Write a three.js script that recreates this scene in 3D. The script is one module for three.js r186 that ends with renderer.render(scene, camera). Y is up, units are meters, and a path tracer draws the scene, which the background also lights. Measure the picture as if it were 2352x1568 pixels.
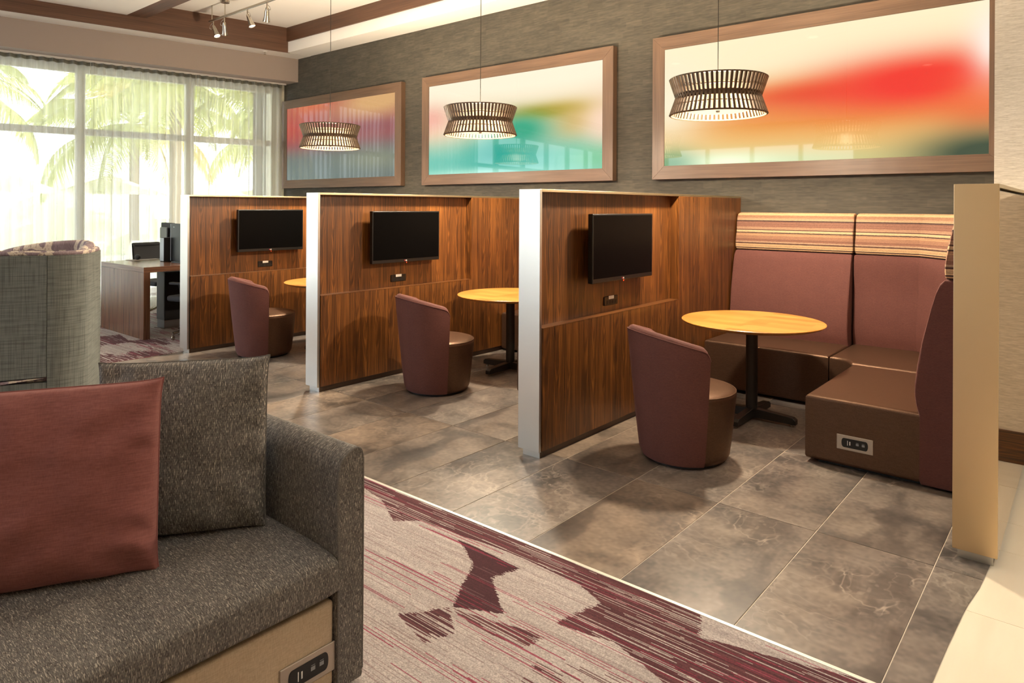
import * as THREE from 'three';
import { RoundedBoxGeometry } from 'three/addons/geometries/RoundedBoxGeometry.js';
import { mergeGeometries } from 'three/addons/utils/BufferGeometryUtils.js';
import { TextGeometry } from 'three/addons/geometries/TextGeometry.js';
import { FontLoader } from 'three/addons/loaders/FontLoader.js';

// ------------------------------------------------------------------ camera, sky, sun, exposure
const scene = new THREE.Scene();
const FOCAL = 1591, HORIZON = 475.13;
const camera = new THREE.PerspectiveCamera(2 * Math.atan(784 / FOCAL) * 180 / Math.PI, 2352 / 1568, 0.05, 400);
camera.position.set(0, 1.6, 0);
camera.rotation.order = 'YXZ';
camera.rotation.set(0, THREE.MathUtils.degToRad(40.086), THREE.MathUtils.degToRad(0.2922));
camera.setViewOffset(2352, 1568, 0, 784 - HORIZON, 2352, 1568);
scene.add(camera);

const renderer = new THREE.WebGLRenderer({ antialias: true });
renderer.toneMapping = THREE.LinearToneMapping;
renderer.toneMappingExposure = 1.0;
renderer.shadowMap.enabled = true;

scene.background = new THREE.Color().setRGB(4.7, 5.2, 5.75);   // hazy tropical sky
const sun = new THREE.DirectionalLight(new THREE.Color(1, 0.97, 0.88), 7.5);
sun.position.set(10, 22, -14); sun.target.position.set(-18, 0, -4);
sun.castShadow = true; sun.shadow.mapSize.set(2048, 2048);
Object.assign(sun.shadow.camera, { left: -30, right: 30, top: 30, bottom: -30, near: 1, far: 90 });
scene.add(sun, sun.target);

// ------------------------------------------------------------------ random numbers, noise, textures
function rng(seed) { let a = seed >>> 0; return () => { a = (a + 0x6D2B79F5) | 0; let t = Math.imul(a ^ (a >>> 15), 1 | a); t = (t + Math.imul(t ^ (t >>> 7), 61 | t)) ^ t; return ((t ^ (t >>> 14)) >>> 0) / 4294967296; }; }
const TAB = (() => { const r = rng(7), t = new Float32Array(65536); for (let i = 0; i < 65536; i++) t[i] = r(); return t; })();
const mod = (a, n) => ((a % n) + n) % n;
function nz(x, y, px = 256, py = 256, s = 0) {                    // value noise with a period, 0..1
  const ix = Math.floor(x), iy = Math.floor(y); let fx = x - ix, fy = y - iy;
  fx = fx * fx * (3 - 2 * fx); fy = fy * fy * (3 - 2 * fy);
  const x0 = mod(ix, px), x1 = mod(ix + 1, px), y0 = mod(iy, py), y1 = mod(iy + 1, py), h = (a, b) => TAB[((a + s * 37) & 255) | (((b + s * 91) & 255) << 8)];
  const a = h(x0, y0), b = h(x1, y0), c = h(x0, y1), d = h(x1, y1);
  return (a + (b - a) * fx) * (1 - fy) + (c + (d - c) * fx) * fy;
}
function fbm(u, v, fx, fy, oct, s = 0) {                          // u, v in 0..1, integer frequencies: repeats seamlessly
  let a = 0.5, sum = 0, tot = 0;
  for (let o = 0; o < oct; o++) { sum += a * nz(u * fx, v * fy, fx, fy, s + o * 3); tot += a; a *= 0.5; fx *= 2; fy *= 2; if (fx > 256 || fy > 256) break; }
  return sum / tot;
}
const lerp = (a, b, t) => a + (b - a) * t, clamp01 = (t) => Math.min(1, Math.max(0, t)), sstep = (a, b, t) => { t = clamp01((t - a) / (b - a)); return t * t * (3 - 2 * t); };
const mix3 = (a, b, t) => [lerp(a[0], b[0], t), lerp(a[1], b[1], t), lerp(a[2], b[2], t)];
function tex(w, h, fn, srgb = true) {
  const d = new Uint8Array(w * h * 4);
  for (let j = 0; j < h; j++) for (let i = 0; i < w; i++) {
    const c = fn((i + 0.5) / w, (j + 0.5) / h, i, j), k = (j * w + i) * 4;
    d[k] = Math.max(0, Math.min(255, c[0])); d[k + 1] = Math.max(0, Math.min(255, c[1])); d[k + 2] = Math.max(0, Math.min(255, c[2])); d[k + 3] = 255;
  }
  const t = new THREE.DataTexture(d, w, h); t.magFilter = THREE.LinearFilter; t.minFilter = THREE.LinearMipmapLinearFilter; t.generateMipmaps = true;
  t.wrapS = t.wrapT = THREE.RepeatWrapping; if (srgb) t.colorSpace = THREE.SRGBColorSpace; t.needsUpdate = true; return t;
}
const sized = (t, w, h) => { const c = t.clone(); c.repeat.set(1 / w, 1 / h); c.needsUpdate = true; return c; };   // one repeat every w by h metres
const g3 = (v) => [v, v, v];
// Materials take a texture, its size in metres and, for relief, the same picture as height
function mat(o) {
  const { map, size, bump, ...rest } = o, m = new THREE.MeshPhysicalMaterial(rest);
  if (map) { m.map = size ? sized(map, ...size) : map; if (bump) { m.bumpMap = m.map; m.bumpScale = bump; } }
  return m;
}

// walnut veneer: cathedral arches in slip-matched leaves, grain along v
function walnutFn(dark, midc, light, leaves, arches) {
  return (u, v) => {
    const lf = Math.floor(u * leaves), t = u * leaves - lf - 0.5, ph = TAB[lf * 13 + 5], warp = fbm(u, v, leaves * 2, 6, 3, 2) - 0.5, skew = (TAB[lf * 17 + 9] - 0.5) * 0.5;
    const f = arches * (v + ph) - 9 * (t - skew) * (t - skew) + warp * 1.5;
    const line = Math.pow(0.5 + 0.5 * Math.sin(6.2832 * f * 2), 1.6), fib = nz(u * 220, v * 12, 220, 12, 5), fib2 = nz(u * 90, v * 4, 90, 4, 9), tone = fbm(u, v, leaves, 3, 2, 6);
    const k = clamp01(0.29 * line * (0.4 + fib2) + 0.3 * fib2 + 0.28 * fib * fib + 0.34 * (tone - 0.35));
    return k < 0.45 ? mix3(dark, midc, k / 0.45) : mix3(midc, light, (k - 0.45) / 0.55);
  };
}
const T = {};
T.walnut = tex(1024, 1024, walnutFn([52, 29, 12], [104, 62, 26], [148, 95, 43], 6, 3));
T.walnutDesk = tex(512, 512, (u, v) => { const k = 0.55 * nz(u * 160, v * 5, 160, 5, 3) + 0.45 * fbm(u, v, 24, 2, 3, 8); return mix3([78, 52, 40], [138, 100, 78], k); });
T.darkWood = tex(512, 512, (u, v) => { const k = 0.5 * nz(u * 6, v * 180, 6, 180, 4) + 0.5 * fbm(u, v, 2, 24, 3, 1); return mix3([66, 42, 28], [112, 78, 56], k); });
T.frameWood = tex(512, 512, (u, v) => { const k = 0.35 * nz(u * 6, v * 150, 6, 150, 4) + 0.4 * fbm(u, v, 3, 14, 3, 1) + 0.25 * fbm(u, v, 2, 4, 2, 7); return mix3([82, 62, 47], [130, 102, 80], k); });
T.tableWood = tex(512, 512, (u, v) => {                         // finger-jointed staves of honey wood along u
  const row = Math.floor(v * 9), off = TAB[row * 31 + 3], st = Math.floor(u * 2 + off), tone = TAB[(row * 7 + st * 13) & 255];
  const k = 0.5 * tone + 0.28 * nz(u * 8, v * 200, 8, 200, 2) + 0.22 * fbm(u, v, 4, 30, 3, 5);
  return mix3([168, 108, 46], [216, 158, 82], k);
});
T.stone = tex(1024, 2048, (u, v) => {                          // weathered slate-look porcelain, 2 by 4 metres
  const a0 = fbm(u, v, 4, 8, 4, 20) - 0.5, b0 = fbm(u, v, 5, 10, 4, 23) - 0.5, wx = u + 0.11 * a0, wy = v + 0.06 * b0;
  const big = fbm(wx, wy, 3, 6, 5, 1), midv = fbm(wx + 0.04 * b0, wy, 9, 14, 5, 4), streak = fbm(wx + 0.25 * wy, wy + 0.03 * a0, 5, 34, 4, 11), fine = fbm(u, v, 110, 220, 2, 9);
  const ridge = 1 - Math.abs(2 * fbm(wx, wy, 16, 30, 5, 31) - 1), ridge2 = 1 - Math.abs(2 * fbm(wx, wy, 30, 50, 4, 37) - 1), patch = sstep(0.46, 0.62, fbm(u, v, 3, 6, 3, 40)), flake = (sstep(0.9, 0.985, ridge) * 0.8 + sstep(0.9, 0.99, ridge2) * 0.5) * patch;
  let k = clamp01(0.5 + 0.8 * (big - 0.5) + 0.9 * (midv - 0.5) + 0.75 * (streak - 0.5)); k = clamp01(k + 0.34 * (fine - 0.5));
  let c = k < 0.5 ? mix3([76, 71, 67], [118, 107, 98], k * 2) : mix3([118, 107, 98], [150, 136, 123], k * 2 - 1);
  c = mix3(c, [180, 165, 149], 0.42 * flake); return mix3(c, [58, 53, 50], 0.45 * sstep(0.6, 0.76, fbm(wx, wy, 12, 8, 5, 51)) * (1 - flake));
});
T.stoneRough = tex(512, 512, (u, v) => g3(88 + 60 * fbm(u, v, 8, 8, 4, 3)), false);
const poly = (p, x, z) => { let c = false; for (let i = 0, j = p.length - 1; i < p.length; j = i++) if ((p[i][1] > z) !== (p[j][1] > z) && x < (p[j][0] - p[i][0]) * (z - p[i][1]) / (p[j][1] - p[i][1]) + p[i][0]) c = !c; return c; };
function carpetColor(x, z, dens, row) {                         // woven streaks along x, rows every few millimetres
  const n = nz(x * 1.6, row, 4096, 256, 3) * 0.62 + nz(x * 6, row, 4096, 256, 8) * 0.38, tuft = nz(x * 260, row * 1.7, 4096, 256, 6);
  const base = mix3([158, 147, 144], [196, 187, 183], 0.55 * nz(x * 0.9, row * 0.23, 4096, 256, 2) + 0.45 * nz(x * 2.3, row * 0.9, 4096, 256, 12));
  let c = base;
  if (n < dens) c = dens < 0.3 ? mix3(base, [140, 120, 118], 0.6) : mix3([104, 62, 66], [72, 34, 42], nz(x * 1.1, row * 0.7, 4096, 256, 19));
  if (dens > 0.8) c = mix3(c, [58, 22, 32], 0.7);
  const wine = nz(x * 1.3, row, 4096, 256, 27); if (wine > 0.83 && nz(x * 0.7, row * 0.05, 4096, 256, 29) > 0.5) c = mix3(c, [138, 40, 66], 0.75);
  const s = 0.8 + 0.3 * tuft; return [c[0] * s, c[1] * s, c[2] * s];
}
const CX0 = -4.2, CX1 = 0.0, CZ0 = -2.6, CZ1 = -0.9;
const SHAPES = [
  [0.68, [[-3.5, -2.62], [-1.2, -2.60], [-1.12, -2.43], [-0.55, -2.58], [-0.2, -2.58], [-0.6, -2.2], [-1.10, -2.12], [-1.35, -2.19], [-1.58, -2.15], [-1.52, -2.38], [-1.68, -2.44], [-1.99, -2.45], [-2.33, -2.42], [-2.62, -2.40], [-2.72, -2.31], [-2.95, -2.42], [-3.16, -2.47], [-3.6, -2.40]]],
  [0.84, [[-2.33, -2.38], [-1.94, -2.37], [-1.98, -2.23], [-1.77, -2.07], [-1.96, -1.97], [-2.12, -2.26]]],
  [0.55, [[-2.08, -1.79], [-1.96, -1.96], [-1.83, -1.85], [-1.87, -1.74]]],
  [0.62, [[-1.96, -1.96], [-1.56, -2.06], [-1.58, -1.95], [-1.78, -1.93]]],
  [0.34, [[-1.5, -1.95], [-1.1, -2.1], [-1.0, -1.6], [-1.4, -1.5]]], [0.4, [[-3.2, -2.1], [-2.6, -2.0], [-2.7, -1.6], [-3.4, -1.7]]], [0.5, [[-0.9, -1.5], [-0.3, -1.7], [-0.2, -1.2], [-0.8, -1.1]]],
];
T.carpet = tex(2048, 1024, (u, v, i, j) => {
  const x = CX0 + u * (CX1 - CX0), z = CZ0 + v * (CZ1 - CZ0), row = Math.floor(j / 2.2); let d = 0.28;
  const jx = x + 0.022 * (nz(row, 3, 256, 256, 6) - 0.5), jz = z + 0.012 * (nz(x * 9, 5, 4096, 256, 4) - 0.5);
  for (const [k, p] of SHAPES) if (poly(p, jx, jz)) d = k;
  return carpetColor(x, z, d, row);
});
T.carpetFar = tex(1024, 1024, (u, v, i, j) => {                 // the same weave in loose patches, 4 by 4 metres
  const row = Math.floor(j / 2), gx = u * 6 + 0.12 * nz(row, 1, 256, 256), gz = v * 14; let best = 9, id = 0;
  for (let a = -1; a <= 1; a++) for (let b = -1; b <= 1; b++) { const cx = Math.floor(gx) + a, cz = Math.floor(gz) + b, h = mod(cx, 6) * 17 + mod(cz, 14) * 5, dx = cx + TAB[h] - gx, dz = cz + TAB[h + 400] - gz, d = dx * dx + dz * dz; if (d < best) { best = d; id = h; } }
  const k = TAB[id + 900]; return carpetColor(u * 4, v * 4, k > 0.75 ? 0.62 : k > 0.6 ? 0.42 : 0.26, row);
});
T.grass = tex(1024, 1024, (u, v) => {                          // dark grasscloth, fibres along u, woven in staggered blocks
  const by = Math.floor(v * 40), bx = Math.floor(u * 12 + TAB[by * 7 + 2]), blk = TAB[(by * 29 + mod(bx, 12) * 53) & 4095];
  const fi = 0.6 * nz(u * 20, v * 256, 20, 256, 3) + 0.4 * nz(u * 60, v * 250, 60, 250, 7), k = 0.62 * fi + 0.22 * blk + 0.16 * fbm(u, v, 4, 4, 2, 5);
  return mix3([54, 50, 42], [94, 87, 73], k);
});
T.beige = tex(1024, 1024, (u, v) => { const k = 0.7 * nz(u * 24, v * 220, 24, 220, 3) + 0.3 * nz(u * 80, v * 256, 80, 256, 8); return mix3([204, 193, 176], [240, 231, 217], k); });
const weave = (a, b, sx, sy) => (u, v) => mix3(a, b, 0.42 * nz(u * 250, v * 40, 250, 40, sx) + 0.42 * nz(u * 40, v * 250, 40, 250, sy) + 0.16 * fbm(u, v, 5, 5, 3, 2));
T.plum = tex(512, 512, (u, v) => mix3([85, 47, 41], [114, 68, 59], 0.5 * nz(u * 40, v * 250, 40, 250, 3) + 0.3 * nz(u * 200, v * 200, 200, 200, 8) + 0.2 * fbm(u, v, 5, 5, 3, 2)));
T.leather = tex(512, 512, (u, v) => mix3([84, 62, 48], [107, 81, 65], 0.5 * nz(u * 130, v * 130, 130, 130, 5) + 0.5 * fbm(u, v, 20, 60, 3, 2)));
T.leatherBump = tex(512, 512, (u, v) => g3(255 * (0.6 * fbm(u, v, 60, 90, 2, 5) + 0.4 * nz(u * 200, v * 200, 200, 200, 4))), false);
const BANDS = (() => { const s = [[0, 0.03, [52, 34, 30]], [0.03, 0.055, [206, 172, 120]], [0.055, 0.08, [70, 46, 38]], [0.08, 0.17, [222, 190, 134]], [0.17, 0.2, [84, 56, 46]], [0.2, 0.235, [206, 176, 134]], [0.235, 0.3, [150, 108, 82]], [0.3, 0.38, [174, 132, 98]], [0.38, 0.44, [196, 156, 110]], [0.44, 0.465, [60, 42, 40]], [0.465, 0.52, [228, 198, 142]], [0.52, 0.545, [96, 66, 54]], [0.545, 0.6, [196, 160, 120]], [0.6, 0.74, [150, 108, 84]], [0.74, 0.77, [72, 50, 46]], [0.77, 0.83, [200, 166, 122]], [0.83, 0.9, [176, 134, 96]], [0.9, 1.01, [222, 186, 128]]]; return (v) => s.find((e) => v < e[1])?.[2] ?? s[0][2]; })();
T.stripe = tex(256, 1024, (u, v) => { const c0 = BANDS(mod(v + 0.004 * (nz(u * 40, v * 30, 40, 30, 2) - 0.5), 1)), k = 0.86 + 0.22 * nz(u * 120, v * 240, 120, 240, 3) + 0.3 * (nz(3, v * 200, 256, 200, 7) - 0.5); return [(c0[0] * 0.8 + 12) * k, (c0[1] * 0.76 + 10) * k, (c0[2] * 0.8 + 8) * k]; });
T.tweed = tex(1024, 1024, (u, v) => {
  const a = nz(u * 256, v * 44, 256, 44, 3), b = nz(u * 256, v * 64, 256, 64, 14), h = nz(u * 60, v * 256, 60, 256, 21), big = fbm(u, v, 6, 6, 3, 6), f = nz(u * 256, v * 256, 256, 256, 30);
  let c = mix3([68, 66, 64], [140, 134, 128], 0.5 * b + 0.25 * big + 0.25 * f); c = mix3(c, [208, 198, 182], sstep(0.55, 0.95, a) * 0.75); c = mix3(c, [140, 126, 110], sstep(0.8, 0.95, h) * 0.4); return mix3(c, [52, 46, 42], sstep(0.6, 0.95, nz(u * 220, v * 50, 220, 50, 40)) * 0.6);
});
T.brick = tex(512, 512, (u, v) => mix3([120, 68, 65], [156, 98, 92], 0.5 * nz(u * 20, v * 250, 20, 250, 3) + 0.3 * nz(u * 250, v * 60, 250, 60, 8) + 0.2 * fbm(u, v, 5, 5, 3, 2)));
T.sage = tex(1024, 1024, (u, v) => { const h = Math.pow(nz(u * 8, v * 200, 8, 200, 3), 2), w = Math.pow(nz(u * 200, v * 8, 200, 8, 9), 2), c = 0.5 * nz(u * 250, v * 250, 250, 250, 5); return mix3([120, 126, 121], [88, 93, 90], clamp01(0.75 * h + 0.75 * w + 0.2 * c - 0.1)); });
T.lattice = tex(512, 512, (u, v) => {                          // lavender leaf shapes in a cream speckled net
  const x = u * 4, y = v * 4, a = Math.abs(Math.sin(Math.PI * (x + 0.16 * Math.sin(y * 6.283)))), b = Math.abs(Math.sin(Math.PI * (y + 0.5 * x + 0.2 * Math.sin(x * 6.283)))), e = Math.min(a, b), sp = nz(u * 120, v * 120, 120, 120, 6);
  return e < 0.34 ? mix3([222, 210, 194], [150, 132, 118], sp > 0.78 ? 0.8 : 0.1) : mix3([126, 110, 116], [156, 140, 146], nz(u * 200, v * 60, 200, 60, 2));
});
T.linen = tex(512, 512, weave([176, 154, 126], [212, 192, 164], 4, 9));
T.sheer = tex(512, 256, (u, v) => g3(215 + 40 * nz(u * 250, v * 6, 250, 6, 3)));
T.cream = tex(512, 512, (u, v) => mix3([226, 213, 190], [244, 235, 216], 0.6 * fbm(u, v, 3, 20, 4, 4) + 0.4 * fbm(u, v, 4, 4, 3, 9)));
T.bark = tex(256, 256, (u, v) => mix3([120, 104, 84], [176, 160, 136], 0.5 * nz(u * 12, v * 40, 12, 40) + 0.5 * fbm(u, v, 4, 12, 3, 4)));
T.turf = tex(512, 512, (u, v) => mix3([150, 166, 104], [192, 202, 146], fbm(u, v, 20, 20, 4, 3)));
T.brushed = tex(256, 512, (u, v) => g3(96 + 46 * nz(u * 6, v * 256, 6, 256, 2) + 30 * nz(u * 20, v * 256, 20, 256, 6)), false);
// printed colour fields of the three light boxes, LED edge glow painted into the pale rims (u to the right, v up)
const bl = (c, k, u, v, cu, cv, su, sv, s = 1) => mix3(c, k, clamp01(s * Math.exp(-(((u - cu) / su) ** 2) - ((v - cv) / sv) ** 2)));
T.printRed = tex(512, 256, (u, v) => {
  let c = mix3([242, 198, 124], [255, 241, 200], sstep(0.42, 0.78, v)); c = bl(c, [236, 148, 68], u, v, 0.5, 0.36, 0.55, 0.15); c = bl(c, [232, 96, 52], u, v, 0.52, 0.5, 0.3, 0.1); c = bl(c, [246, 62, 50], u, v, 0.84, 0.52, 0.3, 0.19, 1.15); c = bl(c, [244, 110, 62], u, v, 0.99, 0.34, 0.1, 0.2, 0.8);
  c = bl(c, [253, 242, 210], u, v, 0.02, 0.55, 0.16, 0.4); c = bl(c, [196, 216, 160], u, v, 0.3, 0.0, 0.5, 0.1, 0.9); c = bl(c, [244, 250, 206], u, v, 0.22, 0.02, 0.18, 0.07, 0.9); c = bl(c, [112, 160, 116], u, v, 0.03, 0.02, 0.1, 0.12, 0.9); c = bl(c, [70, 84, 66], u, v, 1.0, 0.0, 0.18, 0.16, 1.2);
  return bl(c, [255, 244, 232], u, v, 1.01, 0.72, 0.06, 0.25, 1);
});
T.printGreen = tex(512, 256, (u, v) => {
  let c = mix3([238, 214, 178], [255, 244, 216], sstep(0.5, 0.9, v)); c = mix3([118, 200, 180], c, sstep(0.12, 0.5, v)); c = bl(c, [244, 178, 160], u, v, 0.02, 0.62, 0.12, 0.16, 0.9); c = bl(c, [184, 158, 58], u, v, 0.72, 0.58, 0.26, 0.08, 1.1);
  c = bl(c, [214, 176, 100], u, v, 0.86, 0.46, 0.12, 0.16, 0.7); c = bl(c, [64, 170, 132], u, v, 0.58, 0.42, 0.16, 0.16, 1.1); c = bl(c, [50, 168, 150], u, v, 0.45, 0.2, 0.2, 0.18, 0.9); c = bl(c, [252, 216, 190], u, v, 1.0, 0.4, 0.09, 0.3, 0.9);
  c = bl(c, [120, 200, 150], u, v, 0.95, 0.1, 0.16, 0.14, 0.8); return bl(c, [206, 248, 226], u, v, 0.3, 0.0, 0.4, 0.05, 0.7);
});
T.printMauve = tex(512, 256, (u, v) => {
  let c = mix3([122, 132, 128], [168, 96, 100], sstep(0.25, 0.6, v)); c = bl(c, [206, 84, 78], u, v, 0.0, 0.72, 0.3, 0.24, 1); c = bl(c, [244, 192, 132], u, v, 0.85, 0.95, 0.42, 0.26, 1.1); c = bl(c, [226, 116, 84], u, v, 0.25, 0.98, 0.25, 0.12, 1);
  c = bl(c, [160, 92, 100], u, v, 0.8, 0.62, 0.4, 0.1, 0.8); c = bl(c, [176, 176, 140], u, v, 0.8, 0.22, 0.3, 0.14, 0.6); return bl(c, [128, 146, 142], u, v, 0.3, 0.05, 0.5, 0.2, 0.7);
});

// ------------------------------------------------------------------ materials
const M = {
  walnut: mat({ map: T.walnut, size: [0.84, 1.72], roughness: 0.36, clearcoat: 0.25, clearcoatRoughness: 0.3 }),
  desk: mat({ map: T.walnutDesk, size: [0.9, 1.2], roughness: 0.22 }),
  darkWood: mat({ map: T.darkWood, size: [1.6, 0.9], roughness: 0.45 }),
  frameWood: mat({ map: T.frameWood, size: [1.4, 0.5], roughness: 0.42 }),
  tableWood: mat({ map: T.tableWood, size: [0.95, 0.95], roughness: 0.3 }),
  steel: mat({ color: 0xd2cfc7, metalness: 1, roughness: 0.34, bumpMap: sized(T.brushed, 0.5, 0.25), bumpScale: 0.0002 }),
  warmReflectSteel: mat({ color: 0xdcc29a, metalness: 1, roughness: 0.34, bumpMap: sized(T.brushed, 0.5, 0.25), bumpScale: 0.0002 }),  // same steel, with the warm room reflection tinted into its colour
  champagne: mat({ color: 0xd8c9a8, metalness: 1, roughness: 0.35 }),
  bronzeBase: mat({ color: 0x5b4b40, metalness: 0.4, roughness: 0.45 }),
  mirror: mat({ color: 0xd9bd92, metalness: 1, roughness: 0.03 }),
  stone: mat({ map: T.stone, size: [2, 4], roughness: 0.78, roughnessMap: sized(T.stoneRough, 1.3, 1.3), bump: 0.0009 }),
  grout: mat({ color: 0xd0c5b5, roughness: 0.9 }),
  carpet: mat({ map: T.carpet, roughness: 1, bump: 0.002 }),
  carpetFar: mat({ map: T.carpetFar, size: [4, 4], roughness: 1, bump: 0.002 }),
  cream: mat({ map: T.cream, size: [1.3, 1.3], roughness: 0.2 }),
  grass: mat({ map: T.grass, size: [2.4, 2.4], roughness: 0.75, bump: 0.0006 }),
  beige: mat({ map: T.beige, size: [0.8, 0.8], roughness: 0.8, bump: 0.0004 }),
  white: mat({ color: 0xece7de, roughness: 0.85 }),
  soffit: mat({ color: 0xa5978d, roughness: 0.8 }),
  plum: mat({ map: T.plum, size: [0.36, 0.36], roughness: 0.85, sheen: 0.35, sheenColor: new THREE.Color(0.5, 0.3, 0.28), sheenRoughness: 0.5, bump: 0.0003 }),
  leather: mat({ map: T.leather, size: [0.4, 0.4], metalness: 0.6, roughness: 0.4, bumpMap: sized(T.leatherBump, 0.12, 0.12), bumpScale: 0.0003, specularColor: new THREE.Color(1, 0.8, 0.62) }),
  stripe: mat({ map: T.stripe, size: [0.6, 0.37], roughness: 0.85, bump: 0.0006 }),
  tweed: mat({ map: T.tweed, size: [0.34, 0.34], roughness: 0.95, bump: 0.0006 }),
  brick: mat({ map: T.brick, size: [0.4, 0.4], roughness: 0.85, sheen: 0.3, sheenColor: new THREE.Color(0.75, 0.45, 0.4), bump: 0.0004 }),
  sage: mat({ map: T.sage, size: [0.9, 0.9], roughness: 0.9, bump: 0.0004 }),
  lattice: mat({ map: T.lattice, size: [0.8, 0.8], roughness: 0.9 }),
  linen: mat({ map: T.linen, size: [0.4, 0.4], roughness: 0.9, bump: 0.0004 }),
  black: mat({ color: 0x101010, roughness: 0.35 }), blackMatte: mat({ color: 0x1b1b1c, roughness: 0.7 }), screen: mat({ color: 0x070707, roughness: 0.22, specularIntensity: 0.15 }),
  gun: mat({ color: 0x3b3733, metalness: 0.6, roughness: 0.45 }), nickel: mat({ color: 0xbdb6ab, metalness: 1, roughness: 0.25 }),
  plate: mat({ color: 0xb9aea1, metalness: 0.7, roughness: 0.42 }), sticker: mat({ color: 0xf0eee8, roughness: 0.6 }), greyPart: mat({ color: 0x8a8d90, roughness: 0.5 }),
  aluminium: mat({ color: 0xa8acb0, metalness: 0.8, roughness: 0.4 }),
  charcoal: mat({ color: 0x35373b, roughness: 0.8 }),
  lampSlat: mat({ color: 0x56422e, metalness: 0.25, roughness: 0.45 }),
  winFrame: mat({ color: 0xdedbcb, roughness: 0.5 }),
  glass: mat({ color: 0xffffff, transmission: 1, thickness: 0, roughness: 0, ior: 1.5 }),
  sheer: mat({ map: T.sheer, size: [0.12, 3], color: 0xf5f4ec, transmission: 0.86, thickness: 0, roughness: 0.66, side: THREE.DoubleSide }),
  tape: mat({ color: 0x77766a, transmission: 0.12, thickness: 0, roughness: 1, side: THREE.DoubleSide }),
  shade: mat({ color: 0xfff1d6, roughness: 0.9, emissive: new THREE.Color(1, 0.76, 0.42), emissiveIntensity: 0.75 }),
  diffuser: mat({ color: 0xfff6e6, roughness: 0.6, emissive: new THREE.Color(1, 0.86, 0.6), emissiveIntensity: 1.1 }),
  bulb: mat({ color: 0xfff4dd, emissive: new THREE.Color(1, 0.86, 0.6), emissiveIntensity: 3 }),
};
const printMat = (t, k) => new THREE.MeshPhysicalMaterial({ color: 0x0a0a0a, emissive: 0xffffff, emissiveMap: t, emissiveIntensity: k, roughness: 0.025, ior: 1.45 });

// ------------------------------------------------------------------ geometry and naming helpers
function uvm(g, turn = false, ou = 0, ov = 0) {                  // texture coordinates in metres from the way each face points
  const n = g.index ? g.toNonIndexed() : g, p = n.attributes.position, uv = new Float32Array(p.count * 2), a = new THREE.Vector3(), b = new THREE.Vector3(), c = new THREE.Vector3();
  for (let i = 0; i < p.count; i += 3) {
    a.fromBufferAttribute(p, i); b.fromBufferAttribute(p, i + 1).sub(a); c.fromBufferAttribute(p, i + 2).sub(a); b.cross(c);
    const ax = Math.abs(b.x), ay = Math.abs(b.y), az = Math.abs(b.z);
    for (let k = i; k < i + 3; k++) {
      let u, v; const x = p.getX(k), y = p.getY(k), z = p.getZ(k);
      if (ay >= ax && ay >= az) { u = x; v = z; } else if (ax >= az) { u = z; v = y; } else { u = x; v = y; }
      if (turn) [u, v] = [v, u]; uv[k * 2] = u + ou; uv[k * 2 + 1] = v + ov;
    }
  }
  n.setAttribute('uv', new THREE.BufferAttribute(uv, 2)); return n;
}
const box = (x0, x1, y0, y1, z0, z1, r = 0, turn = false, ou = 0, ov = 0) => {
  const w = x1 - x0, h = y1 - y0, d = z1 - z0, g = r ? new RoundedBoxGeometry(w, h, d, 2, Math.min(r, w / 2.01, h / 2.01, d / 2.01)) : new THREE.BoxGeometry(w, h, d);
  g.translate((x0 + x1) / 2, (y0 + y1) / 2, (z0 + z1) / 2); return uvm(g, turn, ou, ov);
};
const cyl = (r0, r1, y0, y1, x = 0, z = 0, seg = 24) => { const g = new THREE.CylinderGeometry(r1, r0, y1 - y0, seg); g.translate(x, (y0 + y1) / 2, z); return g.toNonIndexed(); };
const tube = (pts, r, seg = 24, rs = 8, closed = false) => new THREE.TubeGeometry(new THREE.CatmullRomCurve3(pts.map((p) => new THREE.Vector3(...p)), closed), seg, r, rs, closed).toNonIndexed();
const bar = (a, b, r, rs = 10) => tube([a, [(a[0] + b[0]) / 2, (a[1] + b[1]) / 2, (a[2] + b[2]) / 2], b], r, 2, rs);
const merge = (gs) => { const l = gs.map((g) => { const n = g.index ? g.toNonIndexed() : g; for (const k of Object.keys(n.attributes)) if (!['position', 'normal', 'uv'].includes(k)) n.deleteAttribute(k); if (!n.attributes.uv) n.setAttribute('uv', new THREE.BufferAttribute(new Float32Array(n.attributes.position.count * 2), 2)); return n; }); return mergeGeometries(l); };
function grid(nu, nv, fn, closeU = false) {                      // fn(i / nu, j / nv) -> [x, y, z, u, v]
  const pos = [], uv = [], idx = [];
  for (let j = 0; j <= nv; j++) for (let i = 0; i <= nu; i++) { const q = fn(i / nu, j / nv); pos.push(q[0], q[1], q[2]); uv.push(q[3], q[4]); }
  for (let j = 0; j < nv; j++) for (let i = 0; i < nu; i++) { const a = j * (nu + 1) + i, b = a + 1, c = a + nu + 1, d = c + 1; idx.push(a, b, d, a, d, c); }
  const g = new THREE.BufferGeometry(); g.setAttribute('position', new THREE.Float32BufferAttribute(pos, 3)); g.setAttribute('uv', new THREE.Float32BufferAttribute(uv, 2)); g.setIndex(idx); g.computeVertexNormals(); return g;
}
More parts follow.
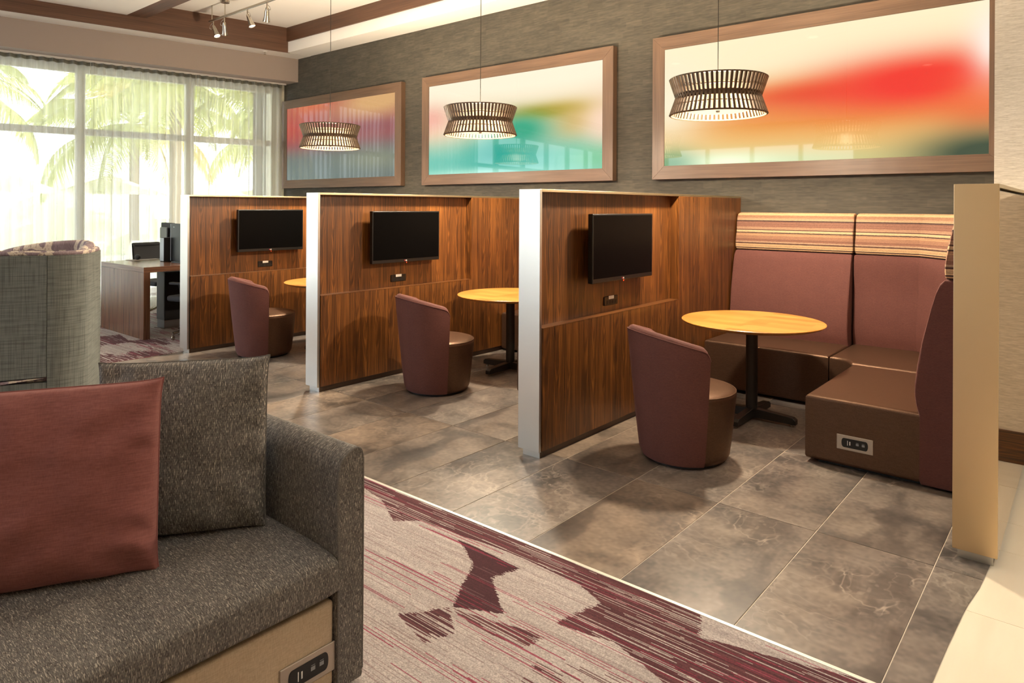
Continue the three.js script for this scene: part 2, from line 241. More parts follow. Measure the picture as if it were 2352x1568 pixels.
// Sweep a closed profile of [depth, height] along a plan path of [x, z]; depth is measured to the left-hand side of the path
function sweep(path, prof, round = 0.014) {
  const n = path.length, dirs = [], rings = [];
  for (let i = 0; i < n - 1; i++) { const dx = path[i + 1][0] - path[i][0], dz = path[i + 1][1] - path[i][1], l = Math.hypot(dx, dz); dirs.push([dx / l, dz / l, l]); }
  const cd = prof.reduce((s, p) => s + p[0], 0) / prof.length, ch = prof.reduce((s, p) => s + p[1], 0) / prof.length;
  let run = 0;
  for (let i = 0; i < n; i++) {
    const a = dirs[Math.max(0, i - 1)], b = dirs[Math.min(n - 2, i)]; let nx = a[1] + b[1], nzv = -(a[0] + b[0]); const l = Math.hypot(nx, nzv); nx /= l; nzv /= l;
    const k = 1 / Math.max(0.5, nx * b[1] + nzv * -b[0]); if (i) run += dirs[i - 1][2];
    const put = (shift, shrink, at) => rings.push({ x: path[i][0] + b[0] * shift, z: path[i][1] + b[1] * shift, nx: nx * k, nz: nzv * k, s: shrink, run: at });
    if (i === 0) { put(0, round, run); put(round * 0.3, round * 0.35, run + round * 0.3); put(round, 0, run + round); } else if (i === n - 1) { put(-round, 0, run - round); put(-round * 0.3, round * 0.35, run - round * 0.3); put(0, round, run); } else put(0, 0, run);
  }
  const pos = [], uv = [], arc = [0]; for (let j = 1; j <= prof.length; j++) { const p = prof[j % prof.length], q = prof[j - 1]; arc.push(arc[j - 1] + Math.hypot(p[0] - q[0], p[1] - q[1])); }
  const at = (r, j) => { const p = prof[j % prof.length], dd = cd - p[0], dh = ch - p[1], l = Math.hypot(dd, dh) || 1, d = p[0] + dd / l * r.s, h = p[1] + dh / l * r.s; return [r.x + r.nx * d, h, r.z + r.nz * d]; };
  const tri = (A, B, C, ua, ub, uc) => { pos.push(...A, ...B, ...C); uv.push(...ua, ...ub, ...uc); };
  for (let i = 0; i < rings.length - 1; i++) for (let j = 0; j < prof.length; j++) {
    const a = at(rings[i], j), b = at(rings[i + 1], j), c = at(rings[i + 1], j + 1), d = at(rings[i], j + 1), u0 = rings[i].run, u1 = rings[i + 1].run;
    tri(a, b, c, [u0, arc[j]], [u1, arc[j]], [u1, arc[j + 1]]); tri(a, c, d, [u0, arc[j]], [u1, arc[j + 1]], [u0, arc[j + 1]]);
  }
  const shape = prof.map((p) => new THREE.Vector2(p[0], p[1])), faces = THREE.ShapeUtils.triangulateShape(shape, []);
  for (const e of [0, rings.length - 1]) for (const f of faces) { const [i, j, k] = e ? [f[0], f[2], f[1]] : f; tri(at(rings[e], i), at(rings[e], j), at(rings[e], k), prof[i], prof[j], prof[k]); }
  const g = new THREE.BufferGeometry(); g.setAttribute('position', new THREE.Float32BufferAttribute(pos, 3)); g.setAttribute('uv', new THREE.Float32BufferAttribute(uv, 2)); return smooth(g, 38);
}
function smooth(g, deg) {                                        // vertex normals averaged over faces that meet at less than deg
  const p = g.attributes.position, n = p.count, fn = [], map = new Map(), cosT = Math.cos(deg * Math.PI / 180), a = new THREE.Vector3(), b = new THREE.Vector3(), c = new THREE.Vector3();
  for (let i = 0; i < n; i += 3) { a.fromBufferAttribute(p, i); b.fromBufferAttribute(p, i + 1).sub(a); c.fromBufferAttribute(p, i + 2).sub(a); fn.push(b.clone().cross(c)); }
  const key = (i) => `${Math.round(p.getX(i) * 2e4)},${Math.round(p.getY(i) * 2e4)},${Math.round(p.getZ(i) * 2e4)}`;
  for (let i = 0; i < n; i++) { const k = key(i); if (!map.has(k)) map.set(k, []); map.get(k).push(i / 3 | 0); }
  const out = new Float32Array(n * 3), s = new THREE.Vector3();
  for (let i = 0; i < n; i++) { const f = fn[i / 3 | 0], fl = f.length() || 1; s.set(0, 0, 0); for (const q of map.get(key(i))) { const o = fn[q], l = o.length(); if (l && o.dot(f) / l / fl > cosT) s.add(o); } if (!s.lengthSq()) s.copy(f); s.normalize(); out.set([s.x, s.y, s.z], i * 3); }
  g.setAttribute('normal', new THREE.BufferAttribute(out, 3)); return g;
}
const taken = new Set();
const numbered = (n) => { if (!taken.has(n)) { taken.add(n); return n; } let i = 1, k; while (taken.has(k = `${n}_${String(i).padStart(3, '0')}`)) i++; taken.add(k); return k; };
const shadow = (o) => { o.castShadow = o.receiveShadow = true; return o; };
function tag(o, label, category, group, kind) { o.userData.label = label; if (category) o.userData.category = category; if (group) o.userData.group = group; if (kind) o.userData.kind = kind; return o; }
function thing(name, label, category, at = [0, 0, 0], turn = 0, group) { const o = new THREE.Group(); o.name = numbered(name); o.position.set(...at); o.rotation.y = turn; scene.add(o); return tag(o, label, category, group); }
function part(name, g, m, parent, label) { const o = shadow(new THREE.Mesh(g, m)); o.name = name; if (label) o.userData.label = label; parent.add(o); return o; }
function single(name, g, m, label, category, group, kind) { const o = shadow(new THREE.Mesh(g, m)); o.name = numbered(name); scene.add(o); return tag(o, label, category, group, kind); }
function struct(name, g, m, label) { const o = shadow(new THREE.Mesh(g, m)); o.name = numbered(name); o.userData.kind = 'structure'; o.userData.label = label; scene.add(o); return o; }
function structGroup(name, label, at = [0, 0, 0], turn = 0) { const o = new THREE.Group(); o.name = numbered(name); o.position.set(...at); o.rotation.y = turn; o.userData = { kind: 'structure', label }; scene.add(o); return o; }
function copy(o, label, dx, dz = 0) { const c = o.clone(); c.name = numbered(o.name.replace(/_\d{3}$/, '')); c.userData = { ...o.userData, label }; c.position.x += dx; c.position.z += dz; scene.add(c); return c; }
// move a group's own origin to [x, y, z] without moving what it holds
function rebase(o, x, y, z) { for (const c of o.children) c.position.sub(new THREE.Vector3(x, y, z)); o.position.set(x, y, z); return o; }
const font = await new FontLoader().loadAsync('fonts/droid/droid_sans_bold.typeface.json');

// ================================================================== THE SETTING
const ZW = -6.70, R = rng(41);
// stone floor: every tile is a piece on a bed of grout
const floor = struct('floor', box(-7.62, -0.44, -0.12, -0.0025, -6.75, -2.575), M.grout, 'grey brown slate-look tile floor under the booths');
{
  const stones = [[1, 1, 1], [0.9, 0.94, 0.99], [1.07, 1.01, 0.94], [0.97, 0.98, 1.0]].map((c) => { const m = M.stone.clone(); m.color.setRGB(...c); return m; }), stone = () => stones[Math.floor(R() * 4)];
  const gx0 = -0.545, gz0 = -3.603, TW = 0.507, TL = 1.05, gap = 0.0022;
  for (let i = -14; i <= 0; i++) for (let j = -3; j <= 1; j++) {
    let x0 = gx0 + (i - 1) * TW, x1 = x0 + TW, z1 = gz0 + j * TL, z0 = z1 - TL;
    x0 = Math.max(x0, -7.62); z0 = Math.max(z0, -6.74); z1 = Math.min(z1, -2.578); if (x1 - x0 < 0.03 || z1 - z0 < 0.03) continue;
    part('tile', box(x0 + gap, x1 - gap, -0.012, R() * 0.0003, z0 + gap, z1 - gap, 0.0016, false, R() * 9, R() * 9), stone(), floor);
  }
  // the last column is cut along a soft curve where the pale floor begins
  const edge = [[-0.355, -6.74], [-0.355, -3.76], [-0.368, -3.52], [-0.391, -3.31], [-0.408, -2.95], [-0.42, -2.578]];
  const ex = (z) => { for (let k = 0; k < edge.length - 1; k++) if (z <= edge[k + 1][1]) return lerp(edge[k][0], edge[k + 1][0], (z - edge[k][1]) / (edge[k + 1][1] - edge[k][1])); return edge[5][0]; };
  for (let j = -3; j <= 1; j++) {
    const z1 = Math.min(gz0 + j * TL, -2.578) - gap, z0 = Math.max(gz0 + (j - 1) * TL, -6.74) + gap; if (z1 - z0 < 0.03) continue;
    const s = new THREE.Shape(); s.moveTo(gx0 + gap, -z0); s.lineTo(gx0 + gap, -z1); for (let k = 0; k <= 12; k++) { const z = lerp(z1, z0, k / 12); s.lineTo(ex(z), -z); }
    const g = new THREE.ExtrudeGeometry(s, { depth: 0.012, bevelEnabled: false }); g.rotateX(-Math.PI / 2); g.translate(0, -0.012, 0); part('tile', uvm(g, false, R() * 9, R() * 9), stone(), floor);
  }
  // pale polished floor to the right, laid in long tiles
  const pale = struct('floor_pale', box(-0.44, 5.2, -0.12, -0.0035, -6.75, 9), M.grout, 'polished cream stone floor beyond the metal-capped divider');
  const zs = [-4.913, -4.35, -3.977, -3.293, -2.62, -1.94, -1.26, -0.58, 0.1];
  for (let k = 0; k < zs.length - 1; k++) {
    const z0 = zs[k] + 0.0012, z1 = zs[k + 1] - 0.0012, s = new THREE.Shape(); s.moveTo(1.05, -z0); s.lineTo(1.05, -z1); for (let q = 0; q <= 12; q++) { const z = lerp(z1, z0, q / 12); s.lineTo(ex(Math.min(z, -2.578)) + 0.004, -z); }
    const g = new THREE.ExtrudeGeometry(s, { depth: 0.01, bevelEnabled: false }); g.rotateX(-Math.PI / 2); g.translate(0, -0.0115, 0); part('tile', uvm(g, true, R() * 9, R() * 9), M.cream, pale);
  }
  part('paving', merge([box(1.052, 5.2, -0.012, -0.0015, -5.4, 9), box(-0.43, 1.05, -0.012, -0.0015, -5.4, -4.916), box(-0.41, 1.05, -0.012, -0.0015, 0.102, 9)]), M.cream, pale);
}
// broadloom carpet: the streaked piece in view, the rest of the room, and beyond the booths
const carpet = structGroup('floor_carpet', 'streaked greige and wine broadloom carpet');
{
  const g = new THREE.PlaneGeometry(CX1 - CX0, CZ1 - CZ0); g.rotateX(-Math.PI / 2); const uv = g.attributes.uv; for (let i = 0; i < 4; i++) uv.setY(i, 1 - uv.getY(i)); g.translate((CX0 + CX1) / 2, 0.004, (CZ0 + CZ1) / 2);
  const cut = box(CX0, -0.425, -0.1, 0.004, -2.562, CZ1), p = cut.attributes.position, q = cut.attributes.uv; for (let i = 0; i < p.count; i++) q.setXY(i, (p.getX(i) - CX0) / (CX1 - CX0), (p.getZ(i) - CZ0) / (CZ1 - CZ0));
  part('carpet_border', cut, M.carpet, carpet);
  part('carpet_field', merge([box(CX0, -0.425, -0.1, 0.004, CZ1, 9), box(-14, CX0, -0.1, 0.004, -2.562, 9), box(-14, -7.62, -0.1, 0.004, -6.75, -2.562)]), M.carpetFar, carpet);
}
struct('trim_1', box(-7.62, -0.42, -0.01, 0.006, -2.579, -2.561, 0.002), mat({ color: 0xe9e4d8, metalness: 0.3, roughness: 0.4 }), 'thin pale metal edging strip between carpet and tile');

// art wall, pale block wall with baseboard, far walls of the lounge
struct('wall_back', box(-11.9, -0.48, 0, 4.9, ZW - 0.25, ZW), M.grass, 'dark olive grasscloth wall behind the booths');
struct('wall_right', box(-0.497, 5.2, 0, 4.9, ZW - 0.25, -5.40), M.beige, 'pale beige textured wallpaper wall beyond the divider');
struct('baseboard_right', box(-0.495, 5.0, 0, 0.20, -5.4, -5.385, 0.003, true), M.walnut, 'brown wood baseboard on the pale wall');
struct('wall_side', box(5.0, 5.25, 0, 4.9, -5.5, 9.2), M.beige, 'pale wall at the open end of the lounge');
{ // wall behind the camera; its glazing is added to brighten the metal ends
  const w = structGroup('wall_rear', 'pale wall behind the camera with an added glazed end');
  part('solid_wall', box(-5.5, 5.25, 0, 4.9, 9.0, 9.25), M.beige, w); part('head', box(-14.6, -5.5, 3.6, 4.9, 9.0, 9.25), M.beige, w); part('sill', box(-14.6, -5.5, -0.1, 0.1, 9.0, 9.25), M.winFrame, w);
  ['nearest the corner', 'second from the corner', 'third from the corner', 'fourth from the corner', 'fifth from the corner'].forEach((n, k) => {
    const a = -13.2 + k * 1.54, b = a + 1.54, o = structGroup(`window_${k + 11}`, `tall added rear window bay ${n}, pale frame`);
    part('mullion', box(a - 0.06, a + 0.06, 0.1, 3.6, 9.06, 9.18, 0.006), M.winFrame, o); part('transom', box(a + 0.06, b - 0.06, 2.632, 2.728, 9.07, 9.17, 0.006), M.winFrame, o);
    part('pane', box(a + 0.06, b - 0.06, 2.728, 3.6, 9.118, 9.122), M.glass, o); part('pane', box(a + 0.06, b - 0.06, 0.1, 2.632, 9.118, 9.122), M.glass, o);
  });
}
// ceilings: a low ring along the art wall and the window, a coffer with wood sides, a dropped panel nearer the camera
const WANG = THREE.MathUtils.degToRad(-100.4), WO = [-10.433, 0, -6.70], WU = [-0.1805, 0.9836];
const onWin = (u, d) => [WO[0] + WU[0] * u - WU[1] * d, WO[2] + WU[1] * u + WU[0] * d];     // u along the window wall, d outwards
struct('ceiling_ring', merge([box(-12.6, 5.2, 4.11, 4.9, -6.8, -6.31)]), M.white, 'white ceiling strip along the art wall');
{
  const w = structGroup('ceiling_edge', 'white ceiling strip above the window soffit', WO, WANG);
  part('strip', box(-0.6, 17, 4.106, 4.9, -0.36, 1.0), M.white, w);
  struct('ceiling', box(-12.6, 5.2, 4.511, 4.9, -6.4, -4.0), M.white, 'white coffer ceiling');
  struct('ceiling_panel', box(-14, 5.2, 4.302, 4.9, -4.0, 9.2), M.white, 'white dropped ceiling panel');
  const f = structGroup('trim_2', 'dark wood fascia of the coffer along the window side', WO, WANG);
  part('board', box(0.3, 17, 4.106, 4.62, -0.376, -0.355, 0, false), M.darkWood, f);
  struct('trim_3', box(-10.2, 5, 4.283, 4.53, -6.312, -6.285), M.darkWood, 'wood fascia of the coffer along the art wall');
  struct('trim_4', box(-10.8, 5, 4.303, 4.56, -4.25, -3.998), M.darkWood, 'wood beam crossing the ceiling');
}
// window wall, turned a little from the booths: soffit, head, jambs, glazing bays
{
  const s = structGroup('wall_window', 'taupe soffit and surround of the curtained window wall', WO, WANG);
  part('soffit', box(-0.5, 17, 3.711, 4.15, 0, 0.95), M.soffit, s);
  part('head', box(-0.5, 17, 3.6, 3.72, 0.42, 0.62), M.winFrame, s);
  part('reveal', box(-0.5, 0.2, 0, 3.72, 0.42, 0.95), M.winFrame, s);
  part('sill', box(-0.4, 17, -0.1, 0.1, 0.42, 0.62), M.winFrame, s);
  part('solid_wall', box(15.18, 17, 0, 4.2, 0.0, 0.95), M.beige, s);
  const us = [0.24, 1.605, 3.12, 4.62, 6.12, 7.62, 9.12, 10.62, 12.12, 13.62, 15.12], nth = ['beside the art wall', 'second from the art wall', 'third from the art wall', 'fourth from the art wall', 'fifth from the art wall', 'sixth from the art wall', 'seventh from the art wall', 'eighth from the art wall', 'ninth from the art wall', 'last from the art wall'];
  for (let k = 0; k < us.length - 1; k++) {
    const w = structGroup(`window_${k + 1}`, `tall window bay ${nth[k]}, pale frame`, WO, WANG), a = us[k], b = us[k + 1];
    part('mullion', box(a - (k ? 0.06 : 0.04), a + (k ? 0.06 : 0.04), 0.08, 3.62, 0.47, 0.59, 0.006), M.winFrame, w);
    part('transom', box(a + 0.06, b - 0.06, 2.632, 2.728, 0.48, 0.58, 0.006), M.winFrame, w);
    part('bead', merge([box(a + 0.06, b - 0.06, 3.55, 3.6, 0.49, 0.57), box(a + 0.06, b - 0.06, 0.1, 0.16, 0.49, 0.57)]), M.winFrame, w);
    part('pane', box(a + 0.06, b - 0.06, 2.728, 3.55, 0.528, 0.532), M.glass, w); part('pane', box(a + 0.06, b - 0.06, 0.16, 2.632, 0.528, 0.532), M.glass, w);
  }
}
{ // sprinkler in the low ceiling
  const t = thing('fire_sprinkler', 'small white sprinkler head under the low ceiling edge', 'sprinkler', [-10.314, 4.106, -6.01]);
  part('escutcheon', cyl(0.03, 0.036, -0.012, 0.002), M.white, t); part('nozzle', merge([cyl(0.009, 0.009, -0.05, -0.01), cyl(0.018, 0.018, -0.056, -0.05)]), M.nickel, t);
}

// ------------------------------------------------------------------ unseen ceiling lamps added to light the room
function downlight(x, y, z, power, color, tx = x, tz = z, angle = 0.95) {
  const t = thing('added_downlight', 'unseen ceiling downlight added to light the room', 'downlight', [x, y, z], 0, 'added unseen downlights');
  part('ring', new THREE.TorusGeometry(0.085, 0.012, 8, 28).rotateX(Math.PI / 2), M.white, t);
  part('lens', cyl(0.078, 0.078, -0.004, 0.004), M.bulb, t);
  const l = new THREE.SpotLight(color, power, 0, angle, 0.8, 2); l.position.set(0, -0.02, 0); l.target.position.set(tx - x, -y, tz - z); l.castShadow = true; l.shadow.radius = 24; t.add(l, l.target);
}
const WARM = new THREE.Color(1, 0.93, 0.82), SOFT = new THREE.Color(1, 0.99, 0.97), AMBER = new THREE.Color(1, 0.74, 0.44);
for (const [x, z, p] of [[1.0, -4.0, 95], [0.9, -1.6, 80], [2.9, -3.2, 60], [-1.0, -1.2, 60], [-3.4, -1.9, 60], [-6.0, -1.4, 50], [-2.4, 1.6, 60], [-6.2, 2.2, 50]]) downlight(x, 4.295, z, p * (x > 0 ? 0.24 : 0.1), x > 0 ? WARM : SOFT);
for (const [x, z, p] of [[1.4, 3.0, 16], [0.0, 6.4, 34], [-1.6, 6.6, 26], [1.8, 6.6, 18]]) downlight(x, 4.295, z, p, AMBER, x, z + 1.8, 1.0);  // amber lamps added behind the camera to warm what the metal reflects
for (const [x, p] of [[-5.67, 40], [-2.1, 62], [-3.9, 40], [-7.45, 40], [-0.9, 36]]) downlight(x, 4.5, -5.55, p * 0.22, WARM, x, -6.5, 0.8);

// ================================================================== LIGHT BOXES
const boxes = [
  [-10.79, -7.675, T.printMauve, 0.78, 'framed light box with mauve and peach colour field, nearest the window'],
  [-7.235, -4.11, T.printGreen, 1.02, 'framed light box with teal and cream colour field, middle of three'],
  [-3.62, -0.505, T.printRed, 1.0, 'framed light box with red and orange colour field above the nearest booth'],
];
for (const [x0, x1, t, k, label] of boxes) {
  const w = x1 - x0, g = thing('light_box', label, 'wall art', [(x0 + x1) / 2, 1.9, ZW]), h = 1.503, b = 0.14, d0 = 0.0, d1 = 0.082;
  const member = (pts, turn) => { const s = new THREE.Shape(pts.map((p) => new THREE.Vector2(...p))), e = new THREE.ExtrudeGeometry(s, { depth: d1 - d0 - 0.004, bevelEnabled: true, bevelSize: 0.002, bevelThickness: 0.002, bevelOffset: -0.002, bevelSegments: 1 }); e.translate(0, 0, d0); return uvm(e, turn, R() * 5, R() * 5); };
  const X = w / 2;
  part('frame_member', member([[-X, h], [-X + b, h - b], [X - b, h - b], [X, h]], false), M.frameWood, g); part('frame_member', member([[-X, 0], [X, 0], [X - b, b], [-X + b, b]], false), M.frameWood, g);
  part('frame_member', member([[-X, 0], [-X + b, b], [-X + b, h - b], [-X, h]], true), M.frameWood, g); part('frame_member', member([[X, 0], [X, h], [X - b, h - b], [X - b, b]], true), M.frameWood, g);
  const pane = new THREE.BoxGeometry(w - 2 * b + 0.01, h - 2 * b + 0.01, 0.01); pane.translate(0, h / 2, 0.066); part('lit_print', pane, printMat(t, k), g, 'glowing gradient print under glossy glass');
}

// ================================================================== PENDANT LAMPS
{
  const upper = [], NS = 64, Rt = 0.348, Rw = 0.292, yT = 0.272, yW = 0.135;
  const slat = (r0, y0, r1, y1) => { const g = new THREE.BoxGeometry(0.012, Math.hypot(r1 - r0, y1 - y0), 0.0175); g.rotateZ(-Math.atan2(r1 - r0, y1 - y0)); g.translate((r0 + r1) / 2, (y0 + y1) / 2, 0); return g; };
  const up = slat(Rw + 0.004, yW - 0.018, Rt, yT), low = slat(Rt, 0.004, Rw + 0.004, yW + 0.018);
  const ringG = (r, y, th) => new THREE.TorusGeometry(r, th, 6, 72).rotateX(Math.PI / 2).translate(0, y, 0);
  const t = thing('pendant_lamp', 'slatted hourglass pendant lamp in the nearest booth, before the red light box', 'pendant lamp', [-2.138, 2.283, -4.9], 0, 'slatted pendant lamps over the booths');
  for (let i = 0; i < NS; i++) for (const [g, o] of [[up, 0], [low, 0.5]]) { const s = part('slat', g, M.lampSlat, t); s.rotation.y = (i + o) / NS * Math.PI * 2; }
  part('ring', merge([ringG(Rt - 0.006, yT - 0.002, 0.006), ringG(Rt - 0.006, 0.006, 0.007), ringG(Rw - 0.008, yW, 0.006), ringG(Rw + 0.015, yT * 0.72, 0.004), ringG(Rw + 0.015, yT * 0.28, 0.004)]), M.lampSlat, t);
  const drum = new THREE.CylinderGeometry(0.218, 0.218, 0.19, 48, 1, true), disc = new THREE.CircleGeometry(0.218, 48); drum.translate(0, 0.131, 0); disc.rotateX(Math.PI / 2); disc.translate(0, 0.036, 0);
  const glow = mergeGeometries([drum, disc], true), d = part('inner_shade', glow, [M.shade, M.diffuser], t, 'glowing cream drum with round diffuser below'); part('finial', cyl(0.012, 0.016, 0.024, 0.036), M.nickel, d);
  part('spider', merge([0, 1, 2].map((k) => box(-0.005, 0.34, 0.222, 0.228, -0.004, 0.004).rotateY(k * 2.0944))), M.lampSlat, t);
  part('cord', cyl(0.0032, 0.0032, 0.225, 2.17, 0, 0, 8), M.gun, t); part('canopy', merge([cyl(0.06, 0.065, 2.2, 2.23), cyl(0.012, 0.02, 2.16, 2.2)]), M.gun, t);
  const lights = (o) => { const l = new THREE.PointLight(new THREE.Color(1, 0.84, 0.63), 24, 0, 2); l.position.set(0, 0.11, 0); l.castShadow = true; l.shadow.radius = 3.5; o.add(l); };
  lights(t);
  copy(t, 'slatted hourglass pendant lamp in the middle booth, before the teal light box', -2.39); copy(t, 'slatted hourglass pendant lamp nearest the window, before the mauve light box', -4.815);
}

// ================================================================== BOOTH PARTITIONS, SCREENS, SOCKETS
function partition(xr, zf, back, label, glossy) {
  const t = 0.172, L = zf - back, g = thing('booth_partition', label, 'partition', [xr - t / 2, 0, zf], 0, 'booth partitions'), h = t / 2;
  part('end_cap', box(-h, h, 0.046, 1.715, -0.022, 0, 0.0015), glossy ? M.warmReflectSteel : M.steel, g, glossy ? 'brushed metal end panel with warm reflection tinted in' : 'brushed metal end panel');
  part('top_cap', box(-h, h, 1.697, 1.715, -L, -0.0225, 0.0015), M.champagne, g, 'thin champagne metal edge');
  part('plinth', box(-h + 0.02, h - 0.02, 0, 0.047, -L, -0.034), M.bronzeBase, g); part('plinth_cap', box(-h + 0.018, h - 0.018, 0, 0.045, -0.034, -0.03), M.steel, g);
  part('core', box(-h + 0.012, h - 0.012, 0.05, 1.697, -0.034, -0.022), M.blackMatte, g);
  if (glossy) {
    part('side_panel', box(-h, h - 0.02, 0.047, 1.69, -L, -0.034, 0, false), M.walnut, g);
    part('glossy_panel', box(h - 0.02, h - 0.001, 0.047, 1.682, -L, -0.032, 0.001), M.mirror, g, 'polished bronze-tinted panel');
    return g;
  }
  const o = R() * 7;
  part('recess_panel', box(-h, h - 0.08, 0.047, 1.697, -L, -0.034, 0, false, o), M.walnut, g);
  part('lower_panel', box(h - 0.08, h, 0.047, 0.826, -1.91, -0.034, 0.0012, false, o), M.walnut, g);
  part('side_panel', box(h - 0.08, h, 0.047, 1.697, -L, -1.9105, 0.0012, false, o), M.walnut, g);
  part('ledge_edge', box(h - 0.08, h + 0.001, 0.826, 0.83, -1.91, -0.034), M.walnut, g);
  return g;
}
partition(-2.68, -3.46, ZW, 'walnut booth partition with brushed metal end, carrying the nearest screen');
partition(-5.078, -3.46, ZW, 'walnut booth partition with brushed metal end, carrying the middle screen');
partition(-7.48, -3.46, ZW, 'walnut booth partition with brushed metal end, carrying the screen next to the desk');
partition(-0.325, -3.745, -5.40, 'partition with brushed metal end, warm reflection tinted in, beside the pale floor', true);
function television(x, label) {
  const t = thing('television', label, 'television', [x, 1.068, -4.445], 0, 'booth televisions');
  part('housing', merge([box(-0.012, 0.028, 0, 0.486, -0.423, 0.423, 0.006), box(-0.045, -0.01, 0.07, 0.42, -0.33, 0.33, 0.01)]), M.black, t);
  part('screen', box(0.0265, 0.0288, 0.032, 0.474, -0.411, 0.411), M.screen, t);
  part('bracket', box(-0.085, -0.04, 0.1, 0.38, -0.14, 0.14, 0.004), M.gun, t);
  const lg = new TextGeometry('LG', { font, size: 0.011, depth: 0.001, curveSegments: 3 }); lg.rotateY(Math.PI / 2); lg.translate(0.0285, 0.011, 0.022); part('logo', lg, M.sticker, t);
  const m = new THREE.TorusGeometry(0.0055, 0.0014, 6, 16); m.rotateY(Math.PI / 2); m.translate(0.029, 0.0165, 0.03); part('emblem', m, mat({ color: 0xb2243a, roughness: 0.5 }), t);
  part('standby_light', box(0.026, 0.03, -0.008, 0.003, 0.006, 0.012), mat({ color: 0xd2502c, emissive: 0xff3a12, emissiveIntensity: 0.8 }), t);
  const px = x - 0.025;
  const s = thing('wall_socket', label.replace(/^.*screen/, 'black socket plate with white sticker below the screen'), 'socket', [x - 0.075, 0.909, -4.42], 0, 'socket plates under the screens');
  part('plate', box(-0.004, 0.008, -0.034, 0.034, -0.094, 0.094, 0.006), M.black, s);
  part('sticker', box(0.0075, 0.009, 0.012, 0.036, -0.036, 0.036), M.sticker, s);
  for (const z of [-0.055, -0.018, 0.018, 0.055]) part('outlet', box(0.007, 0.0085, -0.024, 0.004, z - 0.013, z + 0.013, 0.002), M.blackMatte, s);
}
television(-2.683, 'black flat screen in the nearest booth'); television(-5.081, 'black flat screen in the middle booth'); television(-7.483, 'black flat screen in the booth by the desk');

// ================================================================== BENCHES
const BACKP = [[0, 0.012], [0.262, 0.012], [0.27, 0.03], [0.271, 0.40], [0.286, 0.45], [0.297, 0.51], [0.297, 0.586], [0.285, 0.69], [0.262, 0.835], [0.247, 0.90], [0.212, 1.05], [0.19, 1.13], [0.172, 1.175], [0.148, 1.199], [0, 1.199]];
const BANDP = [[0, 1.203], [0.138, 1.203], [0.147, 1.212], [0.151, 1.245], [0.150, 1.29], [0.139, 1.37], [0.118, 1.475], [0.104, 1.53], [0.088, 1.551], [0.06, 1.559], [0, 1.559]];
const CORNP = BACKP.map(([d, y]) => [d * (y < 0.95 ? 0.62 : y < 1.19 ? lerp(0.62, 0.9, (y - 0.95) / 0.24) : 1), y]);
const bandUV = (g) => { const p = g.attributes.position, uv = g.attributes.uv; for (let i = 0; i < p.count; i++) uv.setY(i, p.getY(i) - 1.2); return g; };
function cushionSeat(shape, y0, y1) { const g = new THREE.ExtrudeGeometry(shape, { depth: y1 - y0 - 0.05, bevelEnabled: true, bevelSize: 0.025, bevelThickness: 0.025, bevelOffset: -0.025, bevelSegments: 4, curveSegments: 10 }); g.rotateX(-Math.PI / 2); g.translate(0, y0 + 0.025, 0); return smooth(uvm(g), 50); }
const rect = (x0, x1, z0, z1) => new THREE.Shape([[x0, -z0], [x0, -z1], [x1, -z1], [x1, -z0]].map((p) => new THREE.Vector2(...p)));
function socketPlate(parent, at, turn, W, H) {
  const g = new THREE.Group(); g.name = 'power_plate'; g.position.set(...at); g.rotation.y = turn; g.userData.label = 'brushed power plate with black oval insert'; parent.add(g);
  part('plate', box(-W / 2, W / 2, -H / 2, H / 2, 0, 0.007, 0.004), M.plate, g);
  const s = new THREE.Shape(), a = W * 0.36, b = H * 0.305, c = b * 0.55; s.moveTo(-a + c, -b); s.lineTo(a - c, -b); s.quadraticCurveTo(a, -b, a, 0); s.quadraticCurveTo(a, b, a - c, b); s.lineTo(-a + c, b); s.quadraticCurveTo(-a, b, -a, 0); s.quadraticCurveTo(-a, -b, -a + c, -b);
  const e = new THREE.ExtrudeGeometry(s, { depth: 0.0025, bevelEnabled: false }); e.translate(0, 0, 0.0065); part('insert', e, M.black, g);
  part('usb_port', merge([box(-W * 0.2, -W * 0.185, -H * 0.16, H * 0.16, 0.0085, 0.0095), box(-W * 0.14, -W * 0.115, -H * 0.12, H * 0.12, 0.0085, 0.0095)]), M.sticker, g);
  for (const k of [0.08, 0.24]) part('outlet', merge([box(W * k - 0.009, W * k + 0.007, -0.006, 0.007, 0.0085, 0.0093, 0.0008), box(W * k - 0.008, W * k + 0.006, 0.01, 0.012, 0.0085, 0.0093)]), M.greyPart, g);
}
